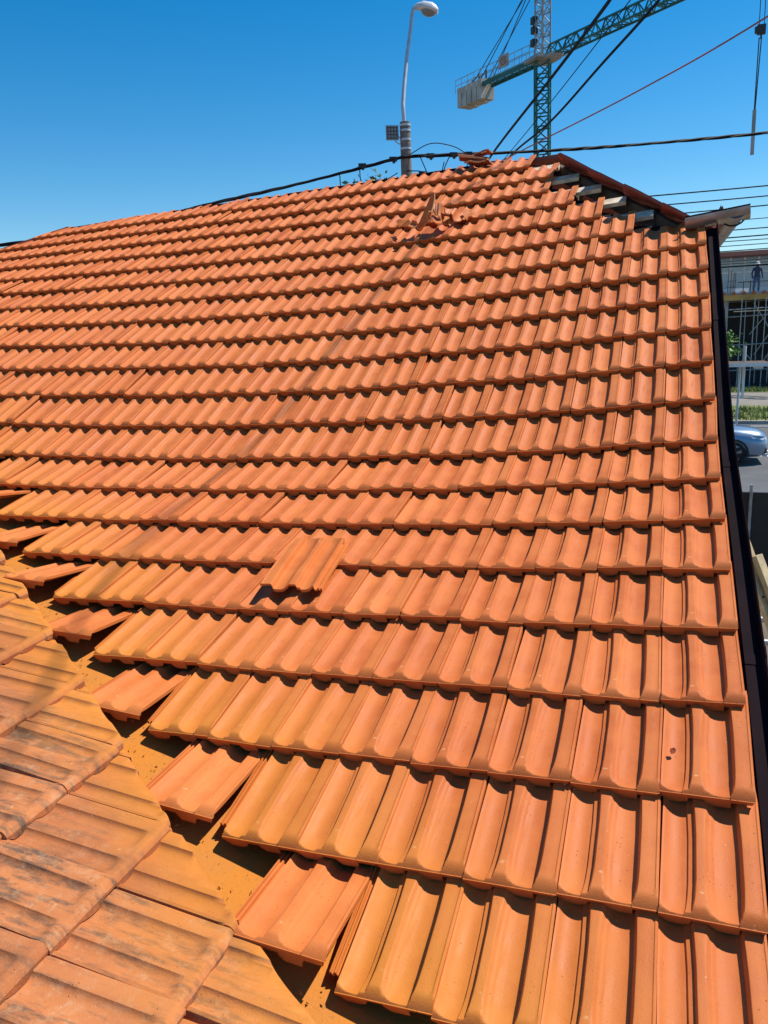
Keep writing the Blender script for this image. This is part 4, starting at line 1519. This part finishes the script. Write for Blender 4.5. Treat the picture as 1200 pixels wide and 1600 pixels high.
st = [(-3.55, .55, .45, .80, .75, .9), (-3.50, .74, .34, .98, .90, .93), (-3.3, .86, .25, 1.05, .98, .94), (-2.7, .90, .2, 1.07, 1.0, .95), (-1.9, .905, .2, 1.06, .98, .95), (-1.0, .905, .2, 1.05, .97, .95),
      (-.45, .905, .2, 1.04, .97, .94), (-.1, .90, .2, 1.04, .96, .92), (.25, .89, .22, 1.01, .92, .90), (.5, .84, .23, .96, .87, .88), (.66, .76, .26, .89, .80, .88), (.75, .62, .32, .76, .68, .9)]
MB().sheet([ring(*s) for s in st]).add(ring(*st[0])[:-1], [tuple(range(14))]).add(ring(*st[-1])[:-1], [tuple(range(14))]).build('body', MAT['paint'], car, 40)
gst = [(-3.35, .62, 1.02, 1.12), (-2.9, .74, 1.03, 1.45), (-2.3, .74, 1.04, 1.55), (-1.5, .74, 1.03, 1.56), (-.95, .74, 1.02, 1.46), (-.25, .76, .98, 1.03)]
rgs = []
for x, hw, z0, z1 in gst:
    h = [(-hw, z0), (-hw * .84, z1 - .06), (-hw * .7, z1), (0, z1 + .015), (hw * .7, z1), (hw * .84, z1 - .06), (hw, z0)]
    rgs.append([CO + Vector((x, a, b)) for a, b in h])
MB().sheet(rgs).build('windows', MAT['car_glass'], car, 40)
MB().sheet([[p + Vector((0, 0, .012)) for p in r_[1:6]] for r_ in rgs[1:5]], (0, 0, -.008)).build('roof', MAT['paint'], car, 40)


def ycyl(b, c, r, y0, y1, n=24):
    c = Vector(c)
    return b.tube([(c.x, c.y + y0, c.z), (c.x, c.y + y1, c.z)], r, n)


for wx in (-2.78, -.17):
    for sy in (-1, 1):
        c = CO + Vector((wx, sy * .80, .345))
        tb = MB()
        rings = []
        for yy, r_ in ((-.12, .25), (-.115, .32), (-.08, .345), (.08, .345), (.115, .32), (.12, .25)):
            rings.append([c + Vector((r_ * math.cos(a), yy, r_ * math.sin(a))) for a in [2 * math.pi * i / 28 for i in range(29)]])
        wh = tb.sheet(rings).build('wheel', MAT['tyre'], car, 40)
        rm = MB()
        ycyl(rm, c, .245, sy * .085, sy * .095)
        rm.build('rim_disc', MAT['black'], wh, 40)
        sp = MB()
        for i in range(5):
            a = 2 * math.pi * i / 5 + .3
            for da in (-.12, .12):
                sp.beam(c + Vector((.03 * math.cos(a), sy * .11, .03 * math.sin(a))), c + Vector((.235 * math.cos(a + da), sy * .11, .235 * math.sin(a + da))), .03, .03)
        sp.build('spokes', MAT['rim'], wh)
        ab = MB()
        rings = []
        for r_, yy in ((.355, sy * .112), (.42, sy * .112), (.42, sy * -.2), (.355, sy * -.2)):
            rings.append([c + Vector((r_ * math.cos(a), yy, r_ * math.sin(a))) for a in [math.pi * (i / 20 * 1.16 - .08) for i in range(21)]])
        ab.sheet(rings + rings[:1]).build('wheel_arch', MAT['black'], car, 40)
for sy in (-1, 1):
    MB().add([CO + Vector(v) for v in ((.33, sy * .895, .78), (.58, sy * .80, .74), (.72, sy * .62, .72), (.69, sy * .64, .80), (.55, sy * .80, .845), (.24, sy * .895, .875))], [(0, 1, 2, 3, 4, 5)]).build('headlight', MAT['clear'], car)
    MB().box(CO + Vector((.64, sy * .60, .40)), (.10, .22, .14), sy * -.6).build('fog_light', MAT['black'], car)
    MB().box(CO + Vector((-.72, sy * 1.0, 1.06)), (.12, .2, .13)).build('mirror', MAT['paint'], car)
MB().box(CO + Vector((.72, 0, .50)), (.06, .9, .18)).build('grille', MAT['black'], car)
MB().box(CO + Vector((.70, 0, .27)), (.12, 1.3, .07)).build('bumper_lip', MAT['lamp_metal'], car)
